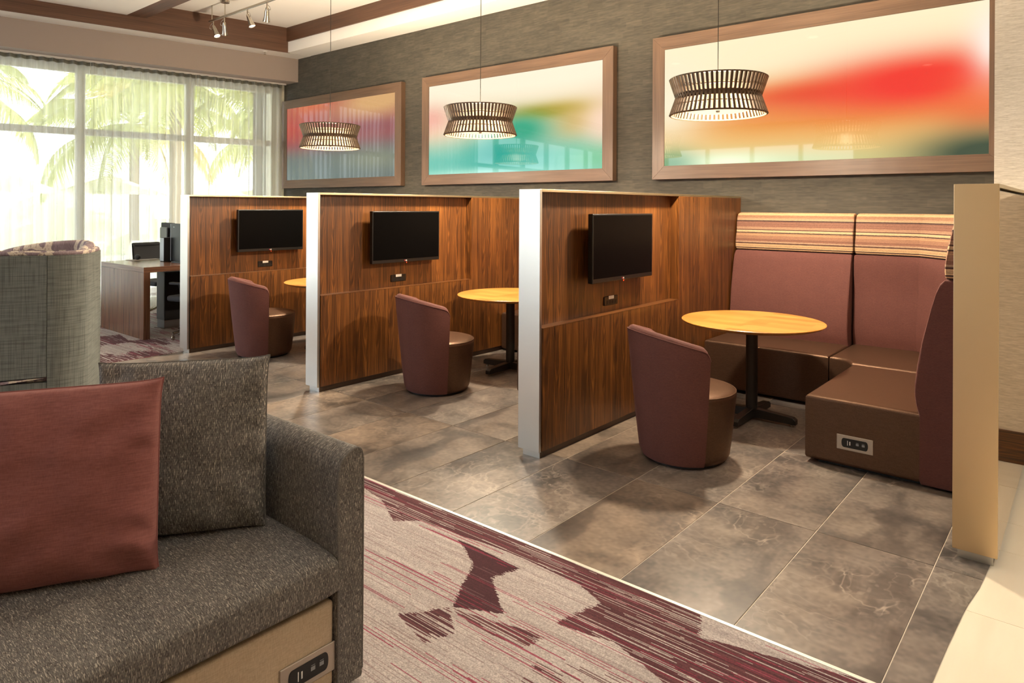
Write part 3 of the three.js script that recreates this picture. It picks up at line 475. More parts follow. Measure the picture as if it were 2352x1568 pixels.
function makeBenches(where) {
  const q = (s) => s.replace('@', where);
  const a = thing('bench_seat', q('straight high-back plum bench against the art wall in @'), 'bench', [0, 0, 0], 0, 'straight benches along the art wall');
  part('seat', cushionSeat(rect(-2.665, -1.622, -6.69, -5.85), 0.02, 0.426), M.leather, a); part('backrest', sweep([[-1.622, ZW + 0.004], [-2.668, ZW + 0.004]], BACKP), M.plum, a);
  part('headband', bandUV(sweep([[-1.618, ZW + 0.004], [-2.672, ZW + 0.004]], BANDP, 0.02)), M.stripe, a, 'striped cream and brown headband'); part('feet', box(-2.6, -1.7, 0, 0.024, -6.6, -5.95), M.blackMatte, a);
  const c = thing('corner_bench', q('corner high-back plum bench with angled back in @'), 'bench', [0, 0, 0], 0, 'corner benches');
  const s = new THREE.Shape(); [[-1.612, -6.69], [-1.612, -5.845]].forEach((p, i) => (i ? s.lineTo(p[0], -p[1]) : s.moveTo(p[0], -p[1]))); s.quadraticCurveTo(-1.47, 5.86, -1.415, 5.702); s.lineTo(-0.50, 5.702); s.lineTo(-0.50, 6.15); s.lineTo(-1.05, 6.69);
  part('seat', cushionSeat(s, 0.02, 0.426), M.leather, c); part('backrest', sweep([[-0.502, -6.15], [-1.05, ZW + 0.004], [-1.606, ZW + 0.004]], CORNP), M.plum, c);
  part('headband', bandUV(sweep([[-0.502, -6.15], [-1.05, ZW + 0.004], [-1.602, ZW + 0.004]], BANDP, 0.02)), M.stripe, c, 'striped cream and brown headband'); part('feet', box(-1.55, -0.6, 0, 0.024, -6.1, -5.8), M.blackMatte, c);
  const b = thing('bench_seat', q('high-back plum bench along the side of @, power plate in its end'), 'bench', [0, 0, 0], 0, 'side benches of the booths');
  part('seat', cushionSeat(rect(-1.402, -0.765, -5.69, -4.568), 0.02, 0.424), M.leather, b); part('backrest', sweep([[-0.499, -4.566], [-0.499, -5.69]], BACKP), M.plum, b);
  part('headband', bandUV(sweep([[-0.499, -4.562], [-0.499, -5.69]], BANDP, 0.02)), M.stripe, b, 'striped cream and brown headband'); part('feet', box(-1.34, -0.56, 0, 0.024, -5.6, -4.62), M.blackMatte, b);
  socketPlate(b, [-1.111, 0.169, -4.568], 0, 0.205, 0.091);
  rebase(a, -2.145, 0, -6.27); rebase(c, -1.05, 0, -6.2); rebase(b, -0.95, 0, -5.13);
  return [a, c, b];
}
{
  const [a, c, b] = makeBenches('the nearest booth');
  copy(a, 'straight high-back plum bench against the art wall in the middle booth', -2.398); copy(b, 'high-back plum bench along the far side of the partition, in the middle booth', -2.375); copy(c, 'corner high-back plum bench in the middle booth', -2.375);
  copy(a, 'straight high-back plum bench against the art wall in the booth by the desk', -4.8); copy(b, 'high-back plum bench along the partition side, in the booth by the desk', -4.77);
}

// ================================================================== TABLES
{
  const t = thing('round_table', 'round honey wood table on black pedestal in the nearest booth', 'table', [-1.995, 0, -5.215], 0, 'round booth tables');
  const top = new THREE.LatheGeometry([[0, 0.716], [0.47, 0.716], [0.51, 0.730], [0.5205, 0.739], [0.521, 0.743], [0.517, 0.746], [0, 0.746]].map((p) => new THREE.Vector2(...p)), 72);
  part('table_top', smooth(uvm(top), 30), M.tableWood, t);
  part('column', cyl(0.043, 0.043, 0.02, 0.705, 0, 0, 28), M.gun, t); part('mounting_plate', box(-0.16, 0.16, 0.703, 0.716, -0.16, 0.16, 0.004), M.gun, t);
  for (let k = 0; k < 4; k++) {
    const s = new THREE.Shape(); s.moveTo(0.03, 0.022); s.lineTo(0.33, 0.022); s.lineTo(0.33, 0.05); s.lineTo(0.31, 0.066); s.lineTo(0.03, 0.085);
    const g = new THREE.ExtrudeGeometry(s, { depth: 0.048, bevelEnabled: true, bevelSize: 0.003, bevelThickness: 0.003, bevelSegments: 1 }); g.translate(0, 0, -0.024); g.rotateY(k * Math.PI / 2);
    const l = part('base_arm', g.toNonIndexed(), M.gun, t), f = merge([cyl(0.014, 0.014, 0, 0.012, 0.3, 0, 14), cyl(0.005, 0.005, 0.01, 0.024, 0.3, 0, 8)]); f.rotateY(k * Math.PI / 2); part('glide', f, M.nickel, l);
  }
  copy(t, 'round honey wood table on black pedestal in the middle booth', -2.39, 0.02); copy(t, 'round honey wood table in the booth by the desk', -4.655, 0.495);
}

// ================================================================== BARREL CHAIRS (local +z is the way the chair faces)
{
  const t = thing('barrel_chair', 'plum and brown barrel chair with sloping back in the nearest booth', 'chair', [-2.024, 0, -4.152], THREE.MathUtils.degToRad(147), 'barrel chairs at the booth tables');
  const Ro = (y) => 0.283 + 0.105 * y - 0.02 * Math.exp(-y / 0.03), HALF = 1.46;
  const drum = new THREE.LatheGeometry([[0, 0.018], [0.25, 0.018], [0.266, 0.024], [0.279, 0.05], [0.2885, 0.12], [0.302, 0.25], [0.3145, 0.38], [0.319, 0.42], [0.3165, 0.437], [0.307, 0.449], [0.28, 0.459], [0.2, 0.468], [0, 0.472]].map((p) => new THREE.Vector2(...p)), 64);
  part('seat_drum', smooth(uvm(drum), 45), M.leather, t, 'bronze brown leather seat'); part('foot_ring', cyl(0.24, 0.24, 0, 0.02, 0, 0, 40), M.blackMatte, t);
  part('seat_welt', new THREE.TorusGeometry(0.3145, 0.0045, 6, 80).rotateX(Math.PI / 2).translate(0, 0.444, 0).toNonIndexed(), M.leather, t);
  const topAt = (f) => { const e = Math.max(0, HALF - Math.abs(f)) * 0.33, q = 0.05; return 0.712 + 0.111 * Math.pow(Math.max(0, Math.cos(f * 0.95)), 1.1) - (e < q ? q - Math.sqrt(q * q - (q - e) ** 2) : 0); }, TH = 0.068;
  const sec = (f) => { const y = topAt(f), o = Ro(y); return [[0.255, 0.02], [Ro(0.02), 0.022], [Ro(0.06) + 0.004, 0.06], [Ro(0.2) + 0.004, 0.2], [Ro(0.4) + 0.005, 0.4], [Ro(0.6) + 0.004, 0.6], [o + 0.002, y - 0.01], [o - 0.004, y + 0.006], [o - TH * 0.25, y + 0.02], [o - TH * 0.5, y + 0.026], [o - TH * 0.78, y + 0.02], [o - TH, y + 0.002], [o - TH - 0.012, y - 0.05], [Ro(0.45) - TH - 0.012, 0.45], [0.235, 0.3]]; };
  const NU = 72, prof0 = sec(0).length; const pos = [], uv = []; const P3 = (f, p) => [p[0] * Math.sin(f), p[1], -p[0] * Math.cos(f)];
  for (let i = 0; i < NU; i++) { const f0 = -HALF + 2 * HALF * i / NU, f1 = -HALF + 2 * HALF * (i + 1) / NU, s0 = sec(f0), s1 = sec(f1); for (let j = 0; j < prof0; j++) { const k = (j + 1) % prof0, A = P3(f0, s0[j]), B = P3(f1, s1[j]), C = P3(f1, s1[k]), D = P3(f0, s0[k]); pos.push(...A, ...B, ...C, ...A, ...C, ...D); const u0 = f0 * 0.33, u1 = f1 * 0.33; uv.push(u0, s0[j][1], u1, s1[j][1], u1, s1[k][1], u0, s0[j][1], u1, s1[k][1], u0, s0[k][1]); } }
  for (const f of [-HALF, HALF]) { const s = sec(f), fc = THREE.ShapeUtils.triangulateShape(s.map((p) => new THREE.Vector2(...p)), []); for (const q of fc) for (const k of f < 0 ? q : [q[0], q[2], q[1]]) { pos.push(...P3(f, s[k])); uv.push(...s[k]); } }
  const g = new THREE.BufferGeometry(); g.setAttribute('position', new THREE.Float32BufferAttribute(pos, 3)); g.setAttribute('uv', new THREE.Float32BufferAttribute(uv, 2));
  part('back_shell', smooth(g, 45), M.plum, t, 'plum fabric wraparound back');
  const w = []; for (let i = 0; i <= 60; i++) { const f = -HALF + 2 * HALF * i / 60, y = topAt(f), o = Ro(y) + 0.001; w.push(P3(f, [o, y + 0.002])); } part('piping', tube(w, 0.0042, 140, 6), M.plum, t);
  copy(t, 'plum and brown barrel chair with sloping back in the middle booth', -2.385, -0.084).rotation.set(0, THREE.MathUtils.degToRad(159), 0); copy(t, 'plum and brown barrel chair with sloping back in the booth by the desk', -4.828, 0.147).rotation.set(0, THREE.MathUtils.degToRad(163), 0);
}

// ================================================================== SOFA AND CUSHIONS
{
  const t = thing('sofa', 'brown tweed sofa with pale linen base and power plate', 'sofa', [-2.35, 0, -0.1]);
  const L = (x) => x + 2.35, Zq = (z) => z + 0.1;
  const arm = (z0, z1) => { const s = new THREE.Shape(); s.moveTo(z0 + 0.012, 0.02); s.lineTo(z1, 0.02); s.lineTo(z1, 0.725); s.quadraticCurveTo(z1 - 0.002, 0.785, z1 - 0.062, 0.797); s.quadraticCurveTo(z0 + 0.012, 0.803, z0 + 0.002, 0.765); s.lineTo(z0, 0.045); s.quadraticCurveTo(z0, 0.02, z0 + 0.012, 0.02); return s; };
  const armG = (z0, z1) => { const g = new THREE.ExtrudeGeometry(arm(z0, z1), { depth: 0.95, bevelEnabled: true, bevelSize: 0.006, bevelThickness: 0.008, bevelOffset: -0.006, bevelSegments: 3, curveSegments: 12 }); g.rotateY(-Math.PI / 2); g.scale(1, 1, 1); g.translate(L(-1.888), 0, Zq(0)); return smooth(uvm(g), 40); };
  const pipe = (z0, z1) => tube([[L(-1.882), 0.03, Zq(z1 - 0.003)], [L(-1.882), 0.4, Zq(z1 - 0.003)], [L(-1.882), 0.72, Zq(z1 - 0.003)], [L(-1.882), 0.765, Zq(z1 - 0.016)], [L(-1.882), 0.792, Zq(z1 - 0.058)], [L(-1.882), 0.792, Zq(z0 + 0.018)], [L(-1.882), 0.768, Zq(z0 + 0.005)], [L(-1.882), 0.7, Zq(z0 + 0.003)], [L(-1.882), 0.3, Zq(z0 + 0.003)], [L(-1.882), 0.05, Zq(z0 + 0.004)]], 0.0042, 120, 7);
  for (const [z0, z1] of [[-1.467, -1.364], [1.2, 1.303]]) { const a = part('armrest', armG(z0, z1), M.tweed, t); part('piping', pipe(z0, z1), M.tweed, a); }
  const seat = grid(60, 40, (u, v) => {                          // crowned cushion, one closed skin round its length
    const a = v * Math.PI * 2, hw = 0.385, hh = 0.074, e = 0.34, ca = Math.cos(a), sa = Math.sin(a), x = Math.sign(ca) * Math.pow(Math.abs(ca), e) * hw, y = Math.sign(sa) * Math.pow(Math.abs(sa), e) * hh;
    const zz = lerp(-1.362, 1.198, u), end = Math.min(1, Math.min(zz + 1.362, 1.198 - zz) / 0.03), r = 0.9 + 0.1 * Math.sqrt(1 - (1 - end) ** 2), crown = y > 0 ? 0.016 * (1 - (x / hw) ** 2) * (0.4 + 0.6 * end) : 0;
    return [L(-2.252 + x * (0.99 + 0.01 * r)), 0.398 + y * r + crown, Zq(zz), zz, x > 0 ? x * 0.9 - y : x];
  });
  part('seat_cushion', seat, M.tweed, t);
  part('base', box(L(-2.64), L(-1.897), 0.035, 0.316, Zq(-1.362), Zq(1.198), 0.014), M.linen, t, 'pale linen covered base');
  part('back', box(L(-2.86), L(-2.645), 0.035, 0.735, Zq(-1.362), Zq(1.198), 0.05), M.tweed, t);
  part('feet', merge([[-2.7, -1.4], [-2.0, -1.4], [-2.7, 1.2], [-2.0, 1.2]].map(([x, z]) => cyl(0.025, 0.03, 0, 0.04, L(x), Zq(z)))), M.blackMatte, t);
  socketPlate(t, [L(-1.897), 0.137, Zq(-1.262)], Math.PI / 2, 0.2, 0.094);
}
function pillowGeo(w, h, th, seed, pinch) {
  const at = (s, t) => {
    const es = Math.sign(s) * Math.pow(Math.abs(s), 0.8), et = Math.sign(t) * Math.pow(Math.abs(t), 0.8), blunt = 1 - 0.035 * Math.pow(Math.abs(es * et), 10);
    return [es, et, es * w / 2 * (1 - 0.065 * (1 - et ** 8)) * blunt, et * h / 2 * (1 - 0.065 * (1 - es ** 8)) * blunt];
  };
  const side = (k) => grid(72, 72, (a, b) => {
    const [es, et, x, y] = at(a * 2 - 1, b * 2 - 1), r = Math.pow(Math.max(0, (1 - es ** 4) * (1 - et ** 4)), 0.4) * (0.72 + 0.28 * (1 - es * es) * (1 - et * et));
    const cr = Math.abs(es) * Math.abs(et), wr = (nz(6 + es * 3 + et * 1.5, 9 + et * 4 - es * 2, 256, 256, seed) - 0.5) * 0.03 * (0.5 + cr) + 0.018 * Math.sin((es * Math.sign(et) - et * Math.sign(es)) * 9 + seed) * Math.pow(cr, 1.5) * pinch;
    const pleat = 0.034 * pinch * (sstep(0.55, 0.95, Math.abs(es)) * (nz(40 + et * 7 + es, seed * 3, 256, 256, 2) - 0.5) + sstep(0.6, 0.95, Math.abs(et)) * (nz(70 + es * 5, seed * 5, 256, 256, 4) - 0.5)) * r;
    return [x, y, k * (th / 2 * r + (wr + pleat) * Math.min(1, r * 2)), x, y];
  });
  const seam = []; for (let i = 0; i < 96; i++) { const q = i / 96 * 4, e = Math.floor(q), f = (q - e) * 2 - 1, [s, t] = [[f, -1], [1, f], [-f, 1], [-1, -f]][e], p = at(s, t); seam.push([p[2], p[3], 0]); }
  return [merge([side(1), side(-1)]), tube(seam, 0.0028, 300, 6, true)];
}
function pillow(name, label, BR, dir, lean, w, h, th, m, seed, pinch, rollz = 0) {     // BR: lower corner towards the arm; dir: along the lower edge
  const t = thing(name, label, 'cushion', [0, 0, 0], 0), [g, s] = pillowGeo(w, h, th, seed, pinch); part('cover', g, m, t); part('seam', s, m, t);
  const d = new THREE.Vector3(...dir).normalize().negate(), n = new THREE.Vector3(-d.z, 0, d.x); if (n.x < 0) n.negate();
  const up = new THREE.Vector3(0, Math.cos(lean), 0).addScaledVector(n, -Math.sin(lean)), zax = new THREE.Vector3().crossVectors(d, up);
  t.quaternion.setFromRotationMatrix(new THREE.Matrix4().makeBasis(d, up, zax)); t.position.set(...BR).addScaledVector(d, -w / 2).addScaledVector(up, h / 2); t.rotateZ(rollz); return t;
}
pillow('throw_pillow', 'square grey brown tweed cushion leaning by the sofa arm', [-2.205, 0.468, -1.312], [-0.576, 0, 0.818], 0.17, 0.575, 0.61, 0.2, M.tweed, 3, 1, 0.0);
pillow('throw_pillow', 'plain dusty red cushion in front of the tweed cushion', [-2.195, 0.466, -0.945], [-0.477, 0, 0.879], 0.2, 0.62, 0.60, 0.21, M.brick, 9, 0.8, 0.0);

// ================================================================== HIGH-BACK LOUNGE CHAIR (local +x is the way it faces, +z the side towards the sofa)
{
  const t = thing('lounge_chair', 'sage grey high-back lounge chair with lavender lattice lining', 'armchair', [-5.724, 0, -1.521], Math.atan2(-0.644, -0.765) + 0.35);
  const hw = 0.375, bk = -0.42, fr = 0.42, rr = 0.2;
  const curve = []; for (let k = 0; k <= 10; k++) { const a = -Math.PI / 2 - k / 10 * Math.PI / 2; curve.push([bk + rr + rr * Math.cos(a), -hw + rr + rr * Math.sin(a)]); } for (let k = 0; k <= 10; k++) { const a = Math.PI - k / 10 * Math.PI / 2; curve.push([bk + rr + rr * Math.cos(a), hw - rr + rr * Math.sin(a)]); }
  const slab = (y0, y1, d0, d1) => [[d0, y0], [d1, y0], [d1, y1], [d0, y1]];
  part('back_panel', sweep(curve, slab(0.08, 1.262, 0, 0.05), 0.004), M.sage, t);
  for (const s of [-1, 1]) {
    const a = s < 0 ? [[fr, -hw], [bk + rr + 0.004, -hw]] : [[bk + rr + 0.004, hw], [fr, hw]];
    const sl = new THREE.Shape(); sl.moveTo(bk + rr + 0.003, 0.462); sl.lineTo(fr, 0.44); sl.lineTo(fr, 0.95); sl.quadraticCurveTo(fr - 0.02, 1.262, fr - 0.3, 1.262); sl.lineTo(bk + rr + 0.003, 1.262);
    const g = new THREE.ExtrudeGeometry(sl, { depth: 0.042, bevelEnabled: true, bevelSize: 0.004, bevelThickness: 0.004, bevelOffset: -0.004, bevelSegments: 2 }); g.translate(0, 0, s < 0 ? -hw + 0.004 : hw - 0.046); part('side_panel', uvm(g), M.sage, t);
    part('skirt', sweep(a, slab(0.08, 0.425, 0.004, 0.05), 0.004), M.sage, t);
    const pi = new THREE.Shape(); pi.moveTo(bk + rr + 0.02, 0.456); pi.lineTo(fr, 0.433); pi.lineTo(fr, 0.388); const gp = new THREE.ExtrudeGeometry(pi, { depth: 0.03, bevelEnabled: false }); gp.translate(0, 0, s < 0 ? -hw - 0.007 : hw - 0.023); part('fabric_fold', uvm(gp), M.lattice, t);
  }
  part('lining', sweep([[fr - 0.12, -hw + 0.05], ...curve.map(([x, z]) => [bk + rr + (x - bk - rr) * (1 - 0.05 / rr), z - Math.sign(z) * 0.05]), [fr - 0.12, hw - 0.05]].filter((p, i, l) => !i || Math.hypot(p[0] - l[i - 1][0], p[1] - l[i - 1][1]) > 0.004), slab(0.3, 1.262, 0, 0.06), 0.01), M.lattice, t, 'lavender and cream lattice fabric');
  { // the padded far wing rises above the rim and sinks into it at both ends
    const pad = [...curve.slice(7).map(([x, z]) => [bk + rr + (x - bk - rr) * (1 - 0.03 / rr), z - Math.sign(z) * 0.03]), [0, hw - 0.03], [0.15, hw - 0.03], [0.3, hw - 0.03]].filter((p, i, l) => !i || Math.hypot(p[0] - l[i - 1][0], p[1] - l[i - 1][1]) > 0.01), len = [0]; for (let i = 1; i < pad.length; i++) len.push(len[i - 1] + Math.hypot(pad[i][0] - pad[i - 1][0], pad[i][1] - pad[i - 1][1]));
    const tot = len[len.length - 1], at = (q) => { const d = q * tot; let i = 0; while (i < len.length - 2 && len[i + 1] < d) i++; const f = (d - len[i]) / (len[i + 1] - len[i]); return [lerp(pad[i][0], pad[i + 1][0], f), lerp(pad[i][1], pad[i + 1][1], f)]; };
    part('wing_pad', grid(60, 8, (a, b) => { const p = at(a), q0 = at(Math.max(0, a - 0.03)), q1 = at(Math.min(1, a + 0.03)), dx = q1[0] - q0[0], dz = q1[1] - q0[1], l = Math.hypot(dx, dz), h = 1.2 + 0.135 * Math.pow(Math.sin(Math.PI * clamp01(a)), 0.45), sec = [[0, 0.6], [0, 1.1], [0, h - 0.03], [0.012, h - 0.008], [0.035, h], [0.058, h - 0.008], [0.07, h - 0.03], [0.07, 1.1], [0.07, 0.6]][Math.round(b * 8)]; return [p[0] + dz / l * sec[0], sec[1], p[1] - dx / l * sec[0], a * tot, sec[1] + sec[0]]; }), M.lattice, t, 'lavender and cream lattice fabric');
  }
  part('rim_roll', uvm(tube([[fr - 0.04, 1.06, -hw + 0.028], [fr - 0.16, 1.2, -hw + 0.028], [fr - 0.32, 1.268, -hw + 0.03], ...curve.filter((_, i) => i % 2 === 0).map(([x, z]) => [x + (bk + rr - x) * 0.09, 1.272, z - Math.sign(z) * 0.028]), [fr - 0.32, 1.268, hw - 0.03], [fr - 0.16, 1.2, hw - 0.028], [fr - 0.04, 1.06, hw - 0.028]], 0.018, 110, 10)), M.lattice, t);
  part('seat_cushion', box(bk + 0.12, fr + 0.04, 0.3, 0.46, -hw + 0.11, hw - 0.11, 0.04), M.lattice, t); part('seat_frame', box(bk + 0.1, fr, 0.08, 0.3, -hw + 0.05, hw - 0.05, 0.01), M.sage, t);
  for (const [x, z] of [[-0.3, -0.28], [-0.3, 0.28], [0.36, -0.3], [0.36, 0.3]]) part('leg', cyl(0.018, 0.024, 0, 0.09, x, z, 14), M.darkWood, t);
}

// ================================================================== BUSINESS DESK BY THE WINDOW
{
  const t = thing('waterfall_desk', 'brown wood waterfall desk beside the curtained window', 'desk', [-9.26, 0, -4.78]), X = (x) => x + 9.26, Zd = (z) => z + 4.78;
  part('desk_top', box(X(-9.92), X(-8.604), 0.798, 0.862, Zd(-6.1), Zd(-3.465), 0.002, true), M.desk, t); part('end_panel', box(X(-9.92), X(-8.604), 0, 0.7975, Zd(-3.54), Zd(-3.465), 0.002), M.desk, t); part('end_panel', box(X(-9.92), X(-8.604), 0, 0.7975, Zd(-6.1), Zd(-6.025), 0.002), M.desk, t);
  const c = thing('desk_cabinet', 'grey cabinet with black door under the desk', 'cabinet', [-9.3, 0, -4.28]);
  part('body', box(-0.12, 0.105, 0.11, 0.735, -0.32, 0.323, 0.004), M.greyPart, c); part('kickboard', box(-0.11, 0.1, 0, 0.109, -0.3, 0.318), M.aluminium, c); const d = part('door', box(0.106, 0.12, 0.112, 0.73, -0.315, 0.318, 0.003), M.blackMatte, c, 'black door'); part('handle', box(0.12, 0.135, 0.6, 0.612, -0.25, -0.12, 0.003), M.aluminium, d);
  const p = thing('computer_tower', 'slim silver grey computer case standing on the desk', 'computer', [-9.362, 0.862, -4.16]); part('case', box(-0.06, 0.058, 0.003, 0.312, -0.16, 0.16, 0.005), M.blackMatte, p); part('front_panel', box(-0.058, 0.056, 0.006, 0.309, 0.16, 0.166, 0.003), M.aluminium, p);
  const m1 = thing('desktop_monitor', 'black desktop monitor behind the computer case', 'monitor', [-9.62, 0.862, -4.2], -0.12); part('casing', box(-0.25, 0.17, 0.03, 0.5, -0.03, 0.03, 0.012), M.blackMatte, m1); part('back_shell', box(-0.19, 0.12, 0.14, 0.44, 0.03, 0.065, 0.02), M.black, m1); part('stand', merge([box(-0.04, 0.04, 0.01, 0.2, 0.0, 0.03), box(-0.13, 0.1, 0, 0.014, -0.09, 0.1, 0.005)]), M.black, m1);
  const m2 = thing('desktop_monitor', 'black desktop monitor with silver edge next to the booth partition', 'monitor', [-9.0, 0.862, -4.09]); part('casing', box(-0.27, 0.27, 0.01, 0.5, -0.025, 0.02, 0.006), M.black, m2); part('silver_edge', box(-0.28, -0.27, 0.012, 0.495, -0.024, 0.022, 0.004), M.aluminium, m2); part('badge', box(-0.2, -0.165, 0.45, 0.458, 0.02, 0.0215), M.aluminium, m2); part('stand', box(-0.12, 0.12, 0, 0.014, -0.12, 0.08, 0.005), M.black, m2);
  const pad = single('mouse_pad', box(-9.915, -9.70, 0.8625, 0.8665, -4.15, -3.76, 0.0015), mat({ color: 0xa49a90, roughness: 0.8 }), 'thin grey mouse pad on the desk edge', 'mouse pad');
  const mo = thing('computer_mouse', 'small black mouse resting on the grey pad', 'mouse', [-9.83, 0.868, -3.88]); const mg = new THREE.SphereGeometry(1, 20, 12); mg.scale(0.055, 0.036, 0.034); mg.translate(0, 0.034, 0); part('shell', mg, M.blackMatte, mo); part('scroll_wheel', new THREE.TorusGeometry(0.008, 0.003, 6, 12).translate(-0.028, 0.062, 0), M.gun, mo);
  const kb = single('keyboard', box(-9.82, -9.66, 0.8625, 0.878, -5.2, -4.76, 0.004), M.blackMatte, 'black keyboard further along the desk', 'keyboard');
  const chair = (label, at, turn) => {
    const k = thing('task_chair', label, 'chair', at, turn, 'task chairs at the desk');
    part('seat', box(-0.24, 0.24, 0.45, 0.52, -0.23, 0.25, 0.03), M.charcoal, k); const bg = grid(16, 14, (u, v) => { const a = (u - 0.5) * 1.3; return [0.36 * Math.sin(a), 0.6 + v * 0.44, -0.27 + 0.12 * (1 - Math.cos(a)) - 0.05 * v, u, v]; }); const bg2 = bg.clone(); bg2.translate(0, 0, -0.035); part('backrest', merge([bg, bg2, box(-0.21, 0.21, 1.0, 1.05, -0.355, -0.29, 0.02)]), M.charcoal, k);
    part('spine', box(-0.03, 0.03, 0.42, 0.8, -0.33, -0.29, 0.01), M.blackMatte, k); part('gas_lift', cyl(0.028, 0.022, 0.1, 0.45), M.nickel, k);
    for (let i = 0; i < 5; i++) { const a = i * 1.2566 + 0.3, l = part('base_arm', bar([0, 0.13, 0], [0.29 * Math.cos(a), 0.085, 0.29 * Math.sin(a)], 0.018), M.nickel, k); const w = new THREE.TorusGeometry(0.02, 0.012, 8, 16); w.rotateY(a); w.translate(0.29 * Math.cos(a), 0.032, 0.29 * Math.sin(a)); part('caster', merge([w, cyl(0.008, 0.008, 0.03, 0.09, 0.29 * Math.cos(a), 0.29 * Math.sin(a), 8)]), M.nickel, l); }
    for (const s of [-1, 1]) part('armrest', merge([box(s * 0.27 - 0.03, s * 0.27 + 0.03, 0.66, 0.69, -0.14, 0.14, 0.012), bar([s * 0.22, 0.48, 0], [s * 0.27, 0.67, 0], 0.014)]), M.blackMatte, k);
  };
  chair('dark grey task chair on the window side of the desk', [-10.42, 0, -4.42], Math.PI / 2 + 0.2); chair('dark task chair tucked behind the last booth partition', [-8.33, 0, -3.98], -Math.PI / 2 + 0.3);
}

// ================================================================== TRACK LIGHT
{
  const t = thing('track_light', 'brushed nickel track light with four spot heads on the coffer ceiling', 'track light', [-9.48, 4.511, -4.9]);
  part('canopy', cyl(0.06, 0.065, -0.03, 0), M.nickel, t); part('stem', cyl(0.008, 0.008, -0.215, -0.02, 0, 0, 10), M.nickel, t); part('stem', cyl(0.007, 0.007, -0.215, 0, -0.38, 0, 10), M.nickel, t); part('stem', cyl(0.007, 0.007, -0.215, 0, 2.0, 0, 10), M.nickel, t);
  part('rail', box(-0.46, 2.5, -0.235, -0.205, -0.012, 0.012, 0.003), M.nickel, t);
  for (const [x, tiltX, tiltZ] of [[-0.34, 0.1, 0.5], [-0.02, 0.3, -0.45], [0.62, 0.2, 0.35], [1.12, 0.2, -0.42]]) {
    const h = new THREE.Group(); h.name = 'spot_head'; h.position.set(x, -0.235, 0); h.scale.setScalar(1.25); t.add(h);
    part('post', cyl(0.008, 0.008, -0.055, 0.0, 0, 0, 10), M.nickel, h);
    const cupG = new THREE.LatheGeometry([[0.012, 0.0], [0.018, -0.01], [0.024, -0.05], [0.026, -0.09], [0.034, -0.13], [0.038, -0.15], [0.034, -0.15], [0.028, -0.125], [0, -0.118]].map((p) => new THREE.Vector2(...p)), 28);
    const tilt = new THREE.Euler(tiltX, 0, tiltZ); const c = part('lamp_cup', cupG, M.nickel, h); c.position.set(0, -0.05, 0); c.rotation.copy(tilt);
    const f = part('lens', cyl(0.033, 0.033, -0.144, -0.141), M.bulb, h); f.position.set(0, -0.05, 0); f.rotation.copy(tilt);
    const s = x > 0.3 ? 1 : -1; part('cable_loop', tube([[0, -0.02, 0], [s * 0.03, -0.035, 0.01], [s * 0.065, -0.06, 0.01], [s * 0.06, -0.085, 0], [s * 0.02, -0.075, 0], [0, -0.06, 0]], 0.0035, 24, 6), M.nickel, h);
    const l = new THREE.SpotLight(new THREE.Color(1, 0.84, 0.6), 12, 0, 0.5, 0.7, 2), dir = new THREE.Vector3(0, -1, 0).applyEuler(tilt); l.position.set(0, -0.05, 0).addScaledVector(dir, 0.165); l.target.position.copy(l.position).addScaledVector(dir, 1); l.castShadow = true; h.add(l, l.target);
  }
}

// ================================================================== SHEER CURTAINS
{
  const rail = thing('curtain_rail', 'slim white curtain rail under the soffit', 'curtain rail', WO, WANG); part('rail', box(0.1, 6.4, 3.685, 3.711, 0.27, 0.3), M.white, rail);
  const panels = [[0.17, 1.565, 'sheer cream curtain panel beside the art wall'], [1.567, 3.02, 'sheer cream curtain panel, second from the art wall'], [3.022, 4.75, 'sheer cream curtain panel at the edge furthest from the art wall'], [4.752, 6.3, 'sheer cream curtain panel out to the side']];
  panels.forEach(([a, b, label], k) => {
    const t = thing('sheer_curtain', label, 'curtain', WO, WANG, 'sheer curtains'), n = Math.round((b - a) / 0.0125), rr = rng(90 + k), amps = [], drift = []; const pleats = Math.round((b - a) / 0.125);
    for (let i = 0; i <= pleats * 2 + 2; i++) { amps.push(0.55 + 0.75 * rr()); drift.push(rr() - 0.5); }
    const f = (u, y) => { const q = u * pleats, i = Math.floor(q * 2), w = Math.sin(q * 2 * Math.PI), top = sstep(3.1, 3.66, y), am = lerp(0.05 * amps[i] + 0.012, 0.036, top), wob = 0.02 * (1 - top) * nz(u * 22, y * 0.5, 256, 256, 5 + k); return [lerp(a, b, u) + (1 - top) * 0.03 * drift[i] * Math.sin(q * 4 * Math.PI) + 0.004 * Math.sin(y * 2 + u * 30), 0.285 + am * w + wob]; };
    part('sheer_cloth', grid(n, 14, (u, v) => { const y = 0.03 + v * 3.6, [x, z] = f(u, y); return [x, y, z, x, y]; }), M.sheer, t);
    part('header_tape', grid(n, 1, (u, v) => { const y = 3.63 + v * 0.052, [x, z] = f(u, 3.66); return [x, y, z, x, y]; }), M.tape, t);
  });
}

